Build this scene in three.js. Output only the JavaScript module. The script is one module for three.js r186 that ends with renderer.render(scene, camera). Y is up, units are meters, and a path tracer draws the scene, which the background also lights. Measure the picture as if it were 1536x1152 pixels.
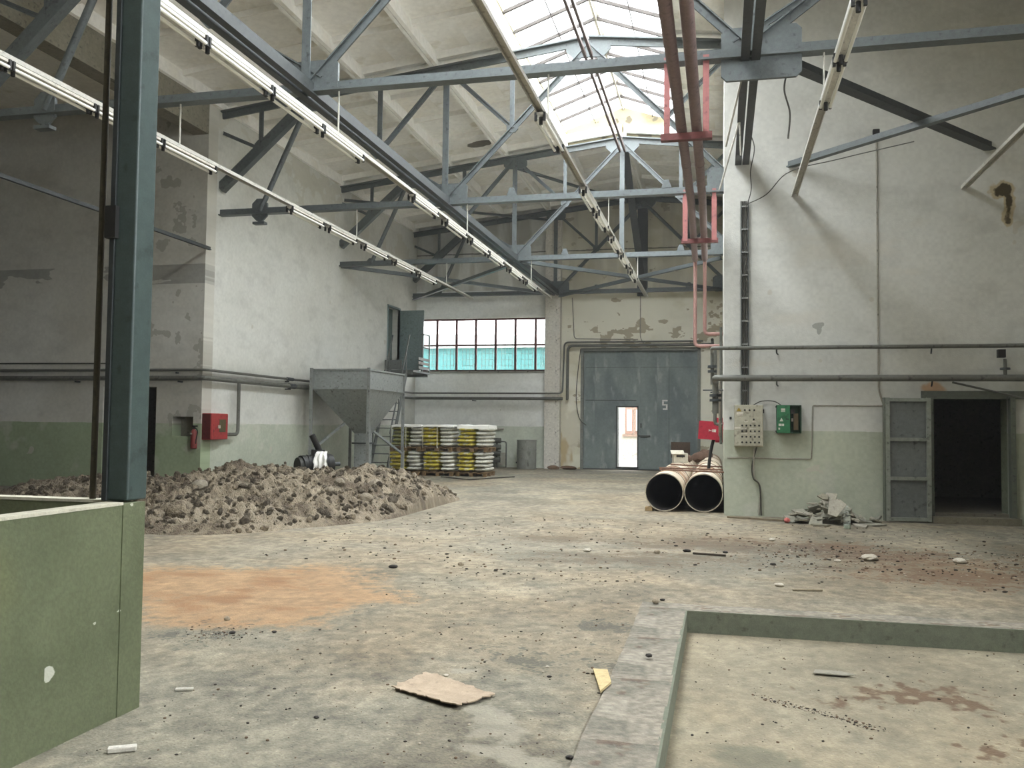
import * as THREE from 'three';
import { RoundedBoxGeometry } from 'three/addons/geometries/RoundedBoxGeometry.js';
import { mergeGeometries, toCreasedNormals } from 'three/addons/utils/BufferGeometryUtils.js';
import { RectAreaLightUniformsLib } from 'three/addons/lights/RectAreaLightUniformsLib.js';

// ---------------------------------------------------------------- camera, sky, exposure
const scene = new THREE.Scene();
const R = (d) => d * Math.PI / 180;
const camera = new THREE.PerspectiveCamera(2 * Math.atan(576 / 1337) * 180 / Math.PI, 4 / 3, 0.1, 300);
camera.position.set(0, 1.4, 0);
camera.rotation.set(R(2.64), R(13.207), R(0.634), 'YXZ');
scene.add(camera);
scene.background = new THREE.Color().setRGB(0.95, 1.0, 1.04);      // even overcast sky
scene.backgroundIntensity = 1.0;
const renderer = new THREE.WebGLRenderer({ antialias: true });
renderer.toneMapping = THREE.LinearToneMapping;
renderer.toneMappingExposure = 10.4;
renderer.shadowMap.enabled = true;
RectAreaLightUniformsLib.init();
function addedLight(w, h, at, towards, power) { const l = new THREE.RectAreaLight(new THREE.Color().setRGB(0.95, 1.0, 1.04), power, w, h); l.position.set(...at); l.lookAt(...towards); scene.add(l); return l; }
addedLight(2.9, 18.0, [-2.45, 9.7, -13.55], [-2.45, 0, -13.55], 1.5).name = 'skylight_boost';   // extra area light added over the roof lantern, on top of the sky
addedLight(5, 3.8, [5.5, 5.3, -2.0], [0, 5.3, -2.0], 1.5).name = 'added_side_light';           // added light from the right, set in the added unseen window

// ---------------------------------------------------------------- helpers
let seed = 12345;
const rnd = () => { seed = (seed * 1664525 + 1013904223) >>> 0; return seed / 4294967296; };
const rr = (a, b) => a + (b - a) * rnd();
const PERM = new Uint8Array(65536); for (let i = 0; i < 65536; i++) PERM[i] = rnd() * 256;
const hsh = (x, y) => PERM[((x * 374761) ^ (y * 668265)) & 65535] / 255;
function vn(x, y) {
  const xi = Math.floor(x), yi = Math.floor(y), fx = x - xi, fy = y - yi, u = fx * fx * (3 - 2 * fx), v = fy * fy * (3 - 2 * fy);
  const a = hsh(xi, yi), b = hsh(xi + 1, yi), c = hsh(xi, yi + 1), d = hsh(xi + 1, yi + 1);
  return a + (b - a) * u + (c - a) * v + (a - b - c + d) * u * v;
}
function fbm(x, y, o = 4) { let s = 0, a = 0.5, t = 0; for (let i = 0; i < o; i++) { s += a * vn(x, y); t += a; a *= 0.5; x = x * 2.03 + 17.3; y = y * 2.03 + 9.1; } return s / t; }
const clamp = (x, a = 0, b = 1) => Math.min(b, Math.max(a, x));
const ss = (a, b, x) => { const t = clamp((x - a) / (b - a)); return t * t * (3 - 2 * t); };
const mixc = (c, d, t) => { c[0] += (d[0] - c[0]) * t; c[1] += (d[1] - c[1]) * t; c[2] += (d[2] - c[2]) * t; };
const mulc = (c, k) => { c[0] *= k; c[1] *= k; c[2] *= k; };
function tex(w, h, fn, color = true) {
  const data = new Uint8Array(w * h * 4), c = [0, 0, 0];
  for (let j = 0, k = 0; j < h; j++) for (let i = 0; i < w; i++, k += 4) {
    fn((i + 0.5) / w, (j + 0.5) / h, c);
    data[k] = clamp(c[0], 0, 255); data[k + 1] = clamp(c[1], 0, 255); data[k + 2] = clamp(c[2], 0, 255); data[k + 3] = 255;
  }
  const t = new THREE.DataTexture(data, w, h); t.magFilter = t.minFilter = THREE.LinearFilter; t.wrapS = t.wrapT = THREE.RepeatWrapping;
  if (color) t.colorSpace = THREE.SRGBColorSpace; t.needsUpdate = true; return t;
}
const rep = (t, x, y = x) => { const c = t.clone(); c.repeat.set(x, y); c.needsUpdate = true; return c; };
const std = (o) => new THREE.MeshStandardMaterial(o);
const V = (x, y, z) => new THREE.Vector3(x, y, z);
const W = (x, y, d) => new THREE.Vector3(x, y, -d);                  // d = distance down the hall

const used = {};
function numbered(n) { if (!(n in used)) { used[n] = 0; return n; } used[n]++; return n + '_' + String(used[n]).padStart(3, '0'); }
function flat(g) { const n = g.index ? g.toNonIndexed() : g; for (const k of Object.keys(n.attributes)) if (!['position', 'normal', 'uv'].includes(k)) n.deleteAttribute(k); n.morphAttributes = {}; return n; }
const merge = (l) => l.length === 1 ? l[0] : mergeGeometries(l.map(flat), false);
function metric(g) {                                                  // uv in metres by the way each face points
  g = flat(g); const p = g.attributes.position, uv = new Float32Array(p.count * 2), a = V(), b = V(), c = V(), n = V();
  for (let i = 0; i < p.count; i += 3) {
    a.fromBufferAttribute(p, i); b.fromBufferAttribute(p, i + 1); c.fromBufferAttribute(p, i + 2);
    n.crossVectors(b.clone().sub(a), c.clone().sub(a)); const x = Math.abs(n.x), y = Math.abs(n.y), z = Math.abs(n.z);
    [a, b, c].forEach((q, k) => { const o = (i + k) * 2; if (y >= x && y >= z) { uv[o] = q.x; uv[o + 1] = -q.z; } else if (x >= z) { uv[o] = -q.z; uv[o + 1] = q.y; } else { uv[o] = q.x; uv[o + 1] = q.y; } });
  }
  g.setAttribute('uv', new THREE.BufferAttribute(uv, 2)); return g;
}
function mesh(name, geo, mat, parent) {
  const m = new THREE.Mesh(Array.isArray(geo) ? merge(geo) : geo, mat); m.name = parent ? name : numbered(name);
  m.castShadow = m.receiveShadow = true; (parent || scene).add(m); return m;
}
function tag(o, label, category, group) { o.userData.label = label; if (category) o.userData.category = category; if (group) o.userData.group = group; return o; }
function thing(name, label, category, group, pos) { const o = new THREE.Group(); o.name = numbered(name); if (pos) o.position.copy(pos); scene.add(o); return tag(o, label, category, group); }
function struct(o, label, category) { o.userData.kind = 'structure'; return tag(o, label, category); }
function copyOf(o, label) { const c = o.clone(); c.name = numbered(o.name.replace(/_\d{3}$/, '')); c.userData = { ...o.userData }; if (label) c.userData.label = label; scene.add(c); return c; }
function box(w, h, d, x = 0, y = 0, z = 0, rx = 0, ry = 0, rz = 0) { const g = new THREE.BoxGeometry(w, h, d); if (rz) g.rotateZ(rz); if (rx) g.rotateX(rx); if (ry) g.rotateY(ry); return metric(g.translate(x, y, z)); }
function bx(x0, x1, y0, y1, d0, d1) { return box(x1 - x0, y1 - y0, d1 - d0, (x0 + x1) / 2, (y0 + y1) / 2, -(d0 + d1) / 2); }
function rbox(w, h, d, r, x = 0, y = 0, z = 0, seg = 2) { return metric(new RoundedBoxGeometry(w, h, d, seg, r).translate(x, y, z)); }
function frameTo(g, a, b, roll = 0) {                                 // a shape along +Z from 0 to 1 metre is laid from a to b
  const dir = b.clone().sub(a), L = dir.length(); dir.normalize();
  let up = V(0, 1, 0); if (Math.abs(dir.y) > 0.97) up = V(0, 0, 1);
  const side = V().crossVectors(up, dir).normalize(); up = V().crossVectors(dir, side);
  if (roll) { side.applyAxisAngle(dir, roll); up.applyAxisAngle(dir, roll); }
  g.scale(1, 1, L); g.applyMatrix4(new THREE.Matrix4().makeBasis(side, up, dir).setPosition(a)); return metric(g);
}
const bar = (a, b, w, h, roll) => frameTo(new THREE.BoxGeometry(w, h, 1).translate(0, 0, 0.5), a, b, roll);
function tee(a, b, w, h, t = 0.02, inv = false, roll = 0) {           // two angles back to back
  const s = inv ? -1 : 1, g = merge([new THREE.BoxGeometry(w, t, 1).translate(0, s * h / 2, 0.5), new THREE.BoxGeometry(t * 1.6, h, 1).translate(0, 0, 0.5)]);
  return frameTo(g, a, b, roll);
}
const rod = (a, b, r, seg = 10) => frameTo(new THREE.CylinderGeometry(r, r, 1, seg).rotateX(Math.PI / 2).translate(0, 0, 0.5), a, b);
function sweep(pts, r, seg = 8) {                                     // a round tube along points
  const N = pts.length, pos = [], idx = [], nor = []; let up = V(0.13, 0.97, 0.21).normalize();
  for (let i = 0; i < N; i++) {
    const t = pts[Math.min(i + 1, N - 1)].clone().sub(pts[Math.max(i - 1, 0)]).normalize();
    up.sub(t.clone().multiplyScalar(up.dot(t))); if (up.length() < 1e-3) up = V(0.9, 0.1, 0.3).sub(t.clone().multiplyScalar(t.x * 0.9)); up.normalize();
    const s = V().crossVectors(t, up);
    for (let k = 0; k < seg; k++) { const a = k / seg * Math.PI * 2, n = up.clone().multiplyScalar(Math.cos(a)).addScaledVector(s, Math.sin(a)); pos.push(pts[i].x + n.x * r, pts[i].y + n.y * r, pts[i].z + n.z * r); nor.push(n.x, n.y, n.z); }
  }
  for (let i = 0; i < N - 1; i++) for (let k = 0; k < seg; k++) { const a = i * seg + k, b = i * seg + (k + 1) % seg; idx.push(a, b, a + seg, b, b + seg, a + seg); }
  for (const [o, fl] of [[0, 1], [(N - 1) * seg, 0]]) for (let k = 1; k < seg - 1; k++) fl ? idx.push(o, o + k + 1, o + k) : idx.push(o, o + k, o + k + 1);
  const g = new THREE.BufferGeometry(); g.setAttribute('position', new THREE.Float32BufferAttribute(pos, 3)); g.setAttribute('normal', new THREE.Float32BufferAttribute(nor, 3)); g.setAttribute('uv', new THREE.Float32BufferAttribute(new Float32Array(pos.length / 3 * 2), 2)); g.setIndex(idx);
  return metric(g);
}
function pipe(pts, r, bend = 0.12, seg = 10) {                        // straight runs with round elbows
  const out = [pts[0]];
  for (let i = 1; i < pts.length - 1; i++) {
    const p = pts[i], a = pts[i - 1].clone().sub(p), b = pts[i + 1].clone().sub(p), k = Math.min(bend, a.length() / 2, b.length() / 2);
    a.setLength(k).add(p); b.setLength(k).add(p);
    for (let j = 0; j <= 6; j++) { const t = j / 6; out.push(a.clone().multiplyScalar((1 - t) * (1 - t)).addScaledVector(p, 2 * t * (1 - t)).addScaledVector(b, t * t)); }
  }
  out.push(pts[pts.length - 1]); return sweep(out, r, seg);
}
const cable = (pts, r, n = 24) => sweep(new THREE.CatmullRomCurve3(pts, false, 'centripetal').getPoints(n), r, 6);
function plate(pts, t, z = 0) { const s = new THREE.Shape(pts.map(([x, y]) => new THREE.Vector2(x, y))); return metric(new THREE.ExtrudeGeometry(s, { depth: t, bevelEnabled: false }).translate(0, 0, z - t / 2)); }
function wallGeo(s0, s1, y0, y1, holes, t) {
  const s = new THREE.Shape([[s0, y0], [s1, y0], [s1, y1], [s0, y1]].map(([x, y]) => new THREE.Vector2(x, y)));
  for (const [a, b, c, d] of holes) s.holes.push(new THREE.Path([[a, c], [a, d], [b, d], [b, c]].map(([x, y]) => new THREE.Vector2(x, y))));
  const g = flat(new THREE.ExtrudeGeometry(s, { depth: t, bevelEnabled: false })), p = g.attributes.position, uv = g.attributes.uv;
  for (let i = 0; i < p.count; i++) uv.setXY(i, (p.getX(i) - s0) / (s1 - s0), (p.getY(i) - y0) / (y1 - y0));
  return g;
}
const acrossWall = (x0, x1, y0, y1, holes, d, t) => wallGeo(x0, x1, y0, y1, holes, t).translate(0, 0, -d - t);                 // faces the camera end
const alongWall = (d0, d1, y0, y1, holes, x, t) => wallGeo(d0, d1, y0, y1, holes, t).rotateY(Math.PI / 2).translate(x, 0, 0);   // spans x .. x + t

// ---------------------------------------------------------------- surface colours
const wearTex = tex(512, 512, (u, v, c) => { const x = u * 24, y = v * 24; let k = 214 + 34 * (fbm(x % 24, y, 4) - 0.5) + 24 * (vn(x * 9, y * 9) - 0.5); const s = fbm(x * 0.7 + 40, y * 0.7, 4); if (s > 0.66) k -= 60 * (s - 0.66) / 0.2; c[0] = k + 3; c[1] = k; c[2] = k - 4; });
const fineBump = tex(512, 512, (u, v, c) => { const k = 255 * (0.55 * vn(u * 128, v * 128) + 0.45 * vn(u * 256, v * 256)); c[0] = c[1] = c[2] = k; }, false);
const painted = (hex, rough = 0.55, extra = {}) => std({ color: hex, map: wearTex, roughness: rough, metalness: 0.0, ...extra });
const steelM = painted(0x6c7578, 0.5), steelDark = painted(0x4a5052, 0.6), pipeGrey = painted(0x71736c, 0.5), whiteM = painted(0xe9e7dd, 0.5), blackM = painted(0x1c1c1a, 0.6);
const rustRed = painted(0x958080, 0.65), redM = painted(0xb77674, 0.6), galv = std({ color: 0x9da19f, map: wearTex, roughness: 0.45, metalness: 0.35 });
const woodM = painted(0xb39a6e, 0.8), rubberM = painted(0x23231f, 0.8);

function plaster(seedX, o) {
  const { base, stain, dado, dadoTop = 1.36, patch = 0.0, patchCol = [186, 181, 168], chips = 0.72, dirt = 1 } = o;
  return (x, y, c) => {
    c[0] = base[0]; c[1] = base[1]; c[2] = base[2];
    const X = x + seedX, n = fbm(X * 0.45, y * 0.6, 5), m = fbm(X * 1.7 + 9, y * 3.4, 4), f = vn(X * 23, y * 23);
    mixc(c, stain, dirt * (0.75 * ss(0.4, 0.8, n) + 0.15 * ss(0.5, 0.85, m)));
    mulc(c, 0.97 + 0.06 * f * (0.5 + 0.5 * m));
    const trow = fbm(X * 2.3 + 31, y * 4.5 + 5, 5); mulc(c, 1 - 0.05 * ss(0.5, 0.85, trow)); mulc(c, 0.985 + 0.03 * fbm(X * 9, y * 9, 3));
    if (patch) { const p = fbm(X * 1.1 + 77, y * 1.5, 5); if (p > 1 - patch) mixc(c, patchCol, 0.85); }
    if (dado && y < dadoTop + 0.012 * (vn(X * 3, 7) - 0.5)) {
      const k = 0.92 + 0.16 * fbm(X * 1.3 + 5, y * 1.1, 4); c[0] = dado[0] * k; c[1] = dado[1] * k; c[2] = dado[2] * k;
      const q = fbm(X * 2.3 + 60, y * 2.3, 4); if (q > 0.62) mixc(c, [base[0] * 0.93, base[1] * 0.93, base[2] * 0.9], 0.5 * ss(0.62, 0.78, q));
      mulc(c, 0.97 + 0.06 * f);
    }
    const ch = fbm(X * 2.6 + 200, y * 2.6 + 100, 3); if (ch > chips + 0.14) mixc(c, patchCol, 0.7);
    if (o.more) o.more(x, y, c, X);
  };
}
const WHITE = [208, 208, 201], STAIN = [196, 194, 184];
function wallMat(w, h, s0, s1, y0, y1, fn, rough = 0.92) { return std({ map: tex(w, h, (u, v, c) => fn(s0 + u * (s1 - s0), y0 + v * (y1 - y0), c)), roughness: rough, bumpMap: rep(fineBump, (s1 - s0) / 2, (y1 - y0) / 2), bumpScale: 0.0015 }); }

// ---------------------------------------------------------------- roof line
const XC = -2.45, XL = -10.15, XR = 5.3, DB = 28.8, DF = -7.5;
const Yt = (x) => 8.70 - 0.1176 * Math.abs(x - XC);                   // centre of the trusses' top chords

// ---------------------------------------------------------------- floor
const blob = (x, d, cx, cd, rx, rd, rot = 0) => { const c = Math.cos(rot), s = Math.sin(rot), a = x - cx, b = d - cd, p = (a * c + b * s) / rx, q = (-a * s + b * c) / rd; return 1 - Math.sqrt(p * p + q * q); };
function floorColor(x, d, c) {
  const n = fbm(x * 0.35 + 3, d * 0.3 + 8, 4), m = fbm(x * 1.3 + 50, d * 1.1, 5), mott = fbm(x * 2.6 + 20, d * 2.3, 6) - 0.5, gr = fbm(x * 15, d * 13, 4) - 0.5, f = vn(x * 70, d * 70), g = vn(x * 130, d * 130);
  const rough = gr * 1.3 + (f - 0.5) * 0.5;                            // ragged, grainy edges for everything spilt
  c[0] = 166; c[1] = 159; c[2] = 144;
  mixc(c, [150, 148, 136], 0.8 * ss(0.42, 0.66, n)); mixc(c, [182, 173, 155], 0.8 * ss(0.5, 0.72, m)); mixc(c, [132, 126, 112], 0.6 * ss(0.52, 0.74, fbm(x * 0.9 + 140, d * 0.8, 5)));
  mixc(c, [168, 150, 124], 0.4 * ss(0.48, 0.7, fbm(x * 0.5 + 90, d * 0.7 + 4, 5)));
  mulc(c, 1 + 0.24 * mott + 0.5 * gr + 0.12 * (f - 0.5) + 0.16 * (g - 0.5));
  if (g > 0.93) mulc(c, 0.66); else if (f > 0.94) mulc(c, 1.18);
  // spilled orange sand
  const sa = Math.max(blob(x, d, -3.75, 6.9, 1.15, 1.35, 0.35), blob(x, d, -4.6, 6.9, 1.2, 1.0)) + (fbm(x * 1.6 + 7, d * 1.6, 5) - 0.5) * 0.9 + rough * 0.35, cover = ss(-0.12, 0.3, sa);
  if (cover > 0) { const q = 0.92 + 0.3 * gr + 0.1 * (g - 0.5); mixc(c, [206 * q, 168 * q, 128 * q], 0.88 * cover); mixc(c, [158, 116, 80], 0.75 * ss(0.46, 0.7, fbm(x * 2.6 + 11, d * 4.2, 5) + rough * 0.15) * cover * ss(0.15, 0.6, sa)); }
  // reddish soil trodden in by the side door
  const ba = Math.max(blob(x, d, 1.9, 10.5, 1.7, 0.8, -0.1), blob(x, d, 3.9, 10.3, 1.5, 1.2), blob(x, d, 1.0, 11.3, 1.5, 0.5), blob(x, d, 2.6, 9.3, 1.6, 0.7)) + (fbm(x * 1.4 + 31, d * 2.2 + 5, 6) - 0.5) * 2.2 + rough * 2.0;
  if (ba > 0.05) mixc(c, [118, 88, 62], 0.75 * ss(0.05, 0.9, ba));
  const b2 = Math.max(blob(x, d, -1.9, 10.9, 1.4, 0.3, -0.08), blob(x, d, 0.1, 10.8, 1.8, 0.7), blob(x, d, -0.6, 9.5, 1.6, 0.5)) + (fbm(x * 2.1 + 61, d * 3.5, 6) - 0.5) * 2.0 + rough * 1.8;
  if (b2 > 0.05) mixc(c, [104, 88, 70], 0.6 * ss(0.05, 0.7, b2));
  // dark oil and soot spots, pale splashes
  const oil = Math.max(blob(x, d, -0.95, 5.35, 0.55, 0.3), blob(x, d, -3.2, 5.35, 0.4, 0.3), blob(x, d, -0.75, 6.4, 0.3, 0.35)) + (fbm(x * 4 + 15, d * 4, 5) - 0.5) * 2.2 + rough * 1.9;
  if (oil > 0.1) mixc(c, [80, 82, 76], 0.65 * ss(0.1, 0.9, oil));
  const pale = Math.max(blob(x, d, -1.05, 4.1, 0.14, 0.3, 0.5), blob(x, d, -0.9, 3.75, 0.4, 0.09, -0.3), blob(x, d, -1.45, 4.95, 0.12, 0.08)) + (fbm(x * 6 + 80, d * 6, 5) - 0.5) * 1.6 + rough * 0.4;
  if (pale > 0) mixc(c, [190, 188, 178], 0.6 * ss(0, 0.5, pale));
  const sc = fbm(x * 1.2 + d * 0.5, d * 14 - x * 4, 3); if (sc > 0.64) mulc(c, 1 - 0.4 * (sc - 0.64));
  c[0] *= 0.765; c[1] *= 0.748; c[2] *= 0.705;
}
function floorPiece(x0, x1, d0, d1, w, h, parent, hole) {
  const s = new THREE.Shape([[x0, d0], [x1, d0], [x1, d1], [x0, d1]].map(([a, b]) => new THREE.Vector2(a, b)));
  if (hole) s.holes.push(new THREE.Path([[hole[0], hole[2]], [hole[0], hole[3]], [hole[1], hole[3]], [hole[1], hole[2]]].map(([a, b]) => new THREE.Vector2(a, b))));
  const g = flat(new THREE.ExtrudeGeometry(s, { depth: 0.25, bevelEnabled: false }).translate(0, 0, -0.25)), p = g.attributes.position, uv = g.attributes.uv;
  for (let i = 0; i < p.count; i++) uv.setXY(i, (p.getX(i) - x0) / (x1 - x0), (p.getY(i) - d0) / (d1 - d0));
  g.rotateX(-Math.PI / 2);
  const m = std({ map: tex(w, h, (u, v, c) => floorColor(x0 + u * (x1 - x0), d0 + v * (d1 - d0), c)), roughness: 0.93, bumpMap: rep(fineBump, (x1 - x0) / 1.2, (d1 - d0) / 1.2), bumpScale: 0.004 });
  return mesh('floor_slab', g, m, parent);
}
const floor = new THREE.Group(); floor.name = 'floor'; scene.add(floor); struct(floor, 'dusty concrete hall floor with sand, soil and oil stains', 'floor');
const PX0 = -0.26, PD1 = 6.95;
floorPiece(-5.2, 5.6, -1, 9.2, 2048, 2048, floor, [PX0, 4.6, -0.6, PD1]);
floorPiece(-10.4, 5.6, 9.2, 28.8, 1600, 2048, floor);
floorPiece(-18, -5.2, -1, 9.2, 512, 512, floor); floorPiece(-18, -10.4, 9.2, 28.8, 384, 512, floor); floorPiece(-18, 5.6, -7.8, -1, 512, 256, floor);
{ // sunken slab of the basin
  const g = bx(PX0 - 0.1, 4.7, -0.3, -0.15, -0.7, PD1 + 0.1), p = g.attributes.position, uv = g.attributes.uv; for (let i = 0; i < p.count; i++) uv.setXY(i, (p.getX(i) + 0.36) / 5.06, (-p.getZ(i) + 0.7) / 7.75);
  const m = std({ map: tex(1024, 1536, (u, v, c) => {
    const x = -0.36 + u * 5.06, d = -0.7 + v * 7.75; floorColor(x + 30, d + 40, c); const gr = fbm(x * 15 + 3, d * 13, 4) - 0.5; mixc(c, [146, 135, 110], 0.35);
    const a = Math.max(blob(x, d, 1.9, 4.3, 0.5, 0.35), blob(x, d, 0.9, 4.2, 0.5, 0.25), blob(x, d, 0.2, 4.4, 0.3, 0.2)) + (fbm(x * 3, d * 3 + 70, 6) - 0.5) * 2.4 + gr * 1.2; if (a > 0) mixc(c, [88, 87, 72], 0.6 * ss(0, 0.8, a));
    const b = Math.max(blob(x, d, 1.75, 4.75, 0.3, 0.55, 0.7), blob(x, d, 1.2, 5.6, 0.4, 0.25)) + (fbm(x * 5, d * 5 + 20, 6) - 0.5) * 2.0 + gr * 3.0; if (b > 0) mixc(c, [84, 63, 44], 0.75 * ss(0, 0.7, b));
  }), roughness: 0.93, bumpMap: rep(fineBump, 4, 6), bumpScale: 0.004 });
  mesh('basin_slab', g, m, floor);
}
{ // raised concrete kerb round the basin, worn at the edge
  const kerb = new THREE.Group(); kerb.name = 'kerb'; scene.add(kerb); struct(kerb, 'low worn concrete kerb round the sunken basin in the foreground', 'kerb');
  const km = std({ map: tex(1024, 1024, (u, v, c) => { const x = u * 2, y = v * 2; c[0] = 170; c[1] = 161; c[2] = 143; const n = fbm(x * 2, y * 2, 5); mixc(c, [144, 138, 122], ss(0.45, 0.7, n)); mixc(c, [186, 178, 160], 0.7 * ss(0.55, 0.75, fbm(x * 3 + 9, y * 3, 5))); mixc(c, [120, 95, 75], 0.6 * ss(0.64, 0.78, fbm(x * 4 + 40, y * 4, 4))); mulc(c, 0.58 + 0.34 * fbm(x * 16, y * 16, 4)); }), roughness: 0.93, bumpMap: fineBump, bumpScale: 0.003 });
  const strip = (x0, x1, d0, d1, nx, nd, inner) => {                   // top with uneven edges
    const g = new THREE.BoxGeometry(x1 - x0, 0.205, d1 - d0, nx, 2, nd).translate((x0 + x1) / 2, -0.0775, -(d0 + d1) / 2), p = g.attributes.position;
    for (let i = 0; i < p.count; i++) { const x = p.getX(i), y = p.getY(i), z = p.getZ(i); if (y > 0) { p.setY(i, 0.012 + 0.008 * (fbm(x * 6, z * 6, 3) - 0.5)); if (Math.abs(x - x0) < 1e-3 && nd > 20) p.setX(i, x + 0.03 * (fbm(z * 3, 3, 4) - 0.35) - 0.004); if (Math.abs(-z - d1) < 1e-3 && nx > 20) p.setZ(i, z + 0.04 * (fbm(x * 3, 9, 4) - 0.4)); if (nx > 20 && Math.abs(-z - d0) < 1e-3) p.setZ(i, z - 0.02 * Math.max(0, fbm(x * 5, 2, 4) - 0.55)); } }
    g.computeVertexNormals(); return metric(g);
  };
  mesh('kerb_top', strip(-0.60, PX0, -0.7, 7.2, 8, 160), km, kerb); mesh('kerb_top', strip(PX0, 4.7, PD1, 7.2, 110, 5), km, kerb);
  const gm = std({ color: 0x767c6c, map: wearTex, roughness: 0.9 });
  mesh('kerb_face', bx(PX0, 4.7, -0.15, 0.012, PD1 - 0.012, PD1 + 0.01), gm, kerb); mesh('kerb_face', bx(PX0 - 0.01, PX0 + 0.012, -0.15, 0.012, -0.7, PD1), gm, kerb);
}

// ---------------------------------------------------------------- walls
const backPlaster = plaster(11, { base: [240, 241, 238], stain: [224, 224, 217], dado: [198, 203, 188], patch: 0, more: (x, y, c, X) => {
  if (x > -5.1) {                                                      // bare, yellowed bay with the gate
    mixc(c, [222, 217, 196], 0.75); mixc(c, [196, 188, 160], 0.6 * ss(0.5, 0.7, fbm(X * 0.9 + 4, y * 1.4, 5)));
    const fall = fbm(X * 2.6 + 14, y * 4.2 + 3, 5), band = Math.max(1 - Math.abs(y - 4.45) / 0.75, 0) * (x > -3.6 ? 1 : 0.35); if (fall + 0.18 * band > 0.71) mixc(c, [160, 148, 124], 0.75);
    if (y < 2.2 && x < -4.35) { const q = fbm(X * 2.2 + 70, y * 1.4, 5); mixc(c, [206, 200, 182], 0.8 * ss(0.42, 0.55, q)); mixc(c, [176, 152, 108], 0.7 * ss(0.55, 0.7, fbm(X * 2 + 7, y * 1.2 + 40, 4))); }
    if (y > 5.75) mixc(c, [180, 176, 160], 0.2 + 0.4 * ss(0.45, 0.65, fbm(X * 2.2, y * 0.35, 5)));
  } else if (y > 5.9) { mixc(c, [178, 176, 166], 0.3 + 0.5 * ss(0.42, 0.65, fbm(X * 2.6, y * 0.4, 5))); }
  const joint = Math.abs(y - 7.15 - 0.02 * fbm(X * 4, 1, 2)); if (joint < 0.018 && y > 6) mulc(c, 0.55);
} });
mesh('wall_back', acrossWall(-10.5, 5.6, -0.1, 9.3, [[-10.0, -5.58, 3.19, 4.98], [-4.38, -0.70, -0.09, 3.87]], DB, 0.35), wallMat(2048, 1200, -10.5, 5.6, -0.1, 9.3, backPlaster));
struct(scene.getObjectByName('wall_back'), 'white end wall with green-grey base, gate and window', 'wall');
const leftPlaster = plaster(40, { base: WHITE, stain: STAIN, dado: [176, 181, 165], dirt: 0.6, more: (x, y, c, X) => { const e = Math.abs(y - 1.36); if (e < 0.03 && vn(X * 6, 2) > 0.6) mixc(c, [200, 198, 188], 0.6); if (y > 6.8 && fbm(X * 1.4, y * 1.7, 5) > 0.55) mixc(c, [190, 186, 172], 0.5); } });
struct(mesh('wall_left', alongWall(16.35, DB, -0.1, 8.4, [[26.15, 27.2, 3.06, 5.1]], XL - 0.35, 0.35), wallMat(2048, 1400, 16.35, DB, -0.1, 8.4, leftPlaster)), 'long white side wall with pale green base behind the hopper', 'wall');
const recessPlaster = plaster(73, { base: [203, 201, 192], stain: [180, 176, 163], dado: [150, 162, 132], dirt: 0.9, more: (x, y, c, X) => { if (y > 4.2 && y < 4.6 && fbm(X * 0.9, y * 3 + 3, 4) > 0.5) mulc(c, 0.8); if (x > -11.4 && fbm(X * 3.2, y * 3.2, 4) > 0.69) mixc(c, [150, 146, 134], 0.6); } });  // real smears, plus heavier staining that stands in for the bay's shade
struct(mesh('wall_recess', acrossWall(-17.8, XL, -0.1, 8.4, [[-12.43, -11.18, -0.09, 2.1], [-10.8, -10.33, 1.1, 1.5]], 16.0, 0.35), wallMat(1400, 1500, -17.8, XL, -0.1, 8.4, recessPlaster)), 'grimy side bay wall, stain deepened as painted shade, dark green base, black doorway', 'wall');
const rightPlaster = plaster(150, { base: [200, 200, 193], stain: [188, 186, 176], dado: [170, 174, 156], dirt: 0.6, more: (x, y, c, X) => {
  const rust = Math.max(blob(x, y, 4.2, 5.05, 0.2, 0.16), blob(x, y, 4.24, 4.78, 0.11, 0.42)) + (fbm(X * 6, y * 5, 5) - 0.5) * 1.5; if (rust > 0) { mixc(c, [164, 140, 96], 0.6 * ss(0, 0.3, rust)); if (rust > 0.45) mixc(c, [62, 54, 36], 0.9 * ss(0.4, 0.65, rust)); }
  const orange = blob(x, y, 3.15, 2.02, 0.2, 0.12) + (fbm(X * 6 + 9, y * 6, 3) - 0.5) * 0.8; if (orange > 0) mixc(c, [178, 128, 84], 0.6 * ss(0, 0.4, orange));
  const smut = Math.max(blob(x, y, 0.7, 2.42, 0.7, 0.08), blob(x, y, 2.0, 4.2, 1.4, 0.5), blob(x, y, 1.2, 3.1, 0.8, 0.2)) + (fbm(X * 2.4 + 7, y * 5, 6) - 0.5) * 2.4; if (smut > 0.1) mixc(c, [196, 190, 176], 0.35 * ss(0.1, 1.0, smut));
  const hole = Math.max(blob(x, y, 1.49, 3.02, 0.09, 0.07), blob(x, y, 1.5, 2.96, 0.04, 0.09)) + (fbm(X * 14, y * 14, 3) - 0.5) * 0.8; if (hole > 0.15) mixc(c, [150, 150, 142], 0.9);
} });
struct(mesh('wall_right', acrossWall(0.05, 5.6, -0.1, 8.9, [[3.12, 4.25, -0.09, 1.9]], 14.7, 0.3), wallMat(1280, 2048, 0.05, 5.6, -0.1, 8.9, rightPlaster)), 'white wall with pale green base behind the electrical boxes', 'wall');
const sideM = wallMat(1024, 700, 14.7, DB, -0.1, 8.9, plaster(210, { base: WHITE, stain: STAIN, dado: [170, 174, 156], dirt: 0.5 }));
struct(mesh('wall_right_side', alongWall(14.99, DB, -0.1, 8.9, [], 0.05, 0.3), sideM), 'white side face of the partition running to the gate', 'wall');
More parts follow.
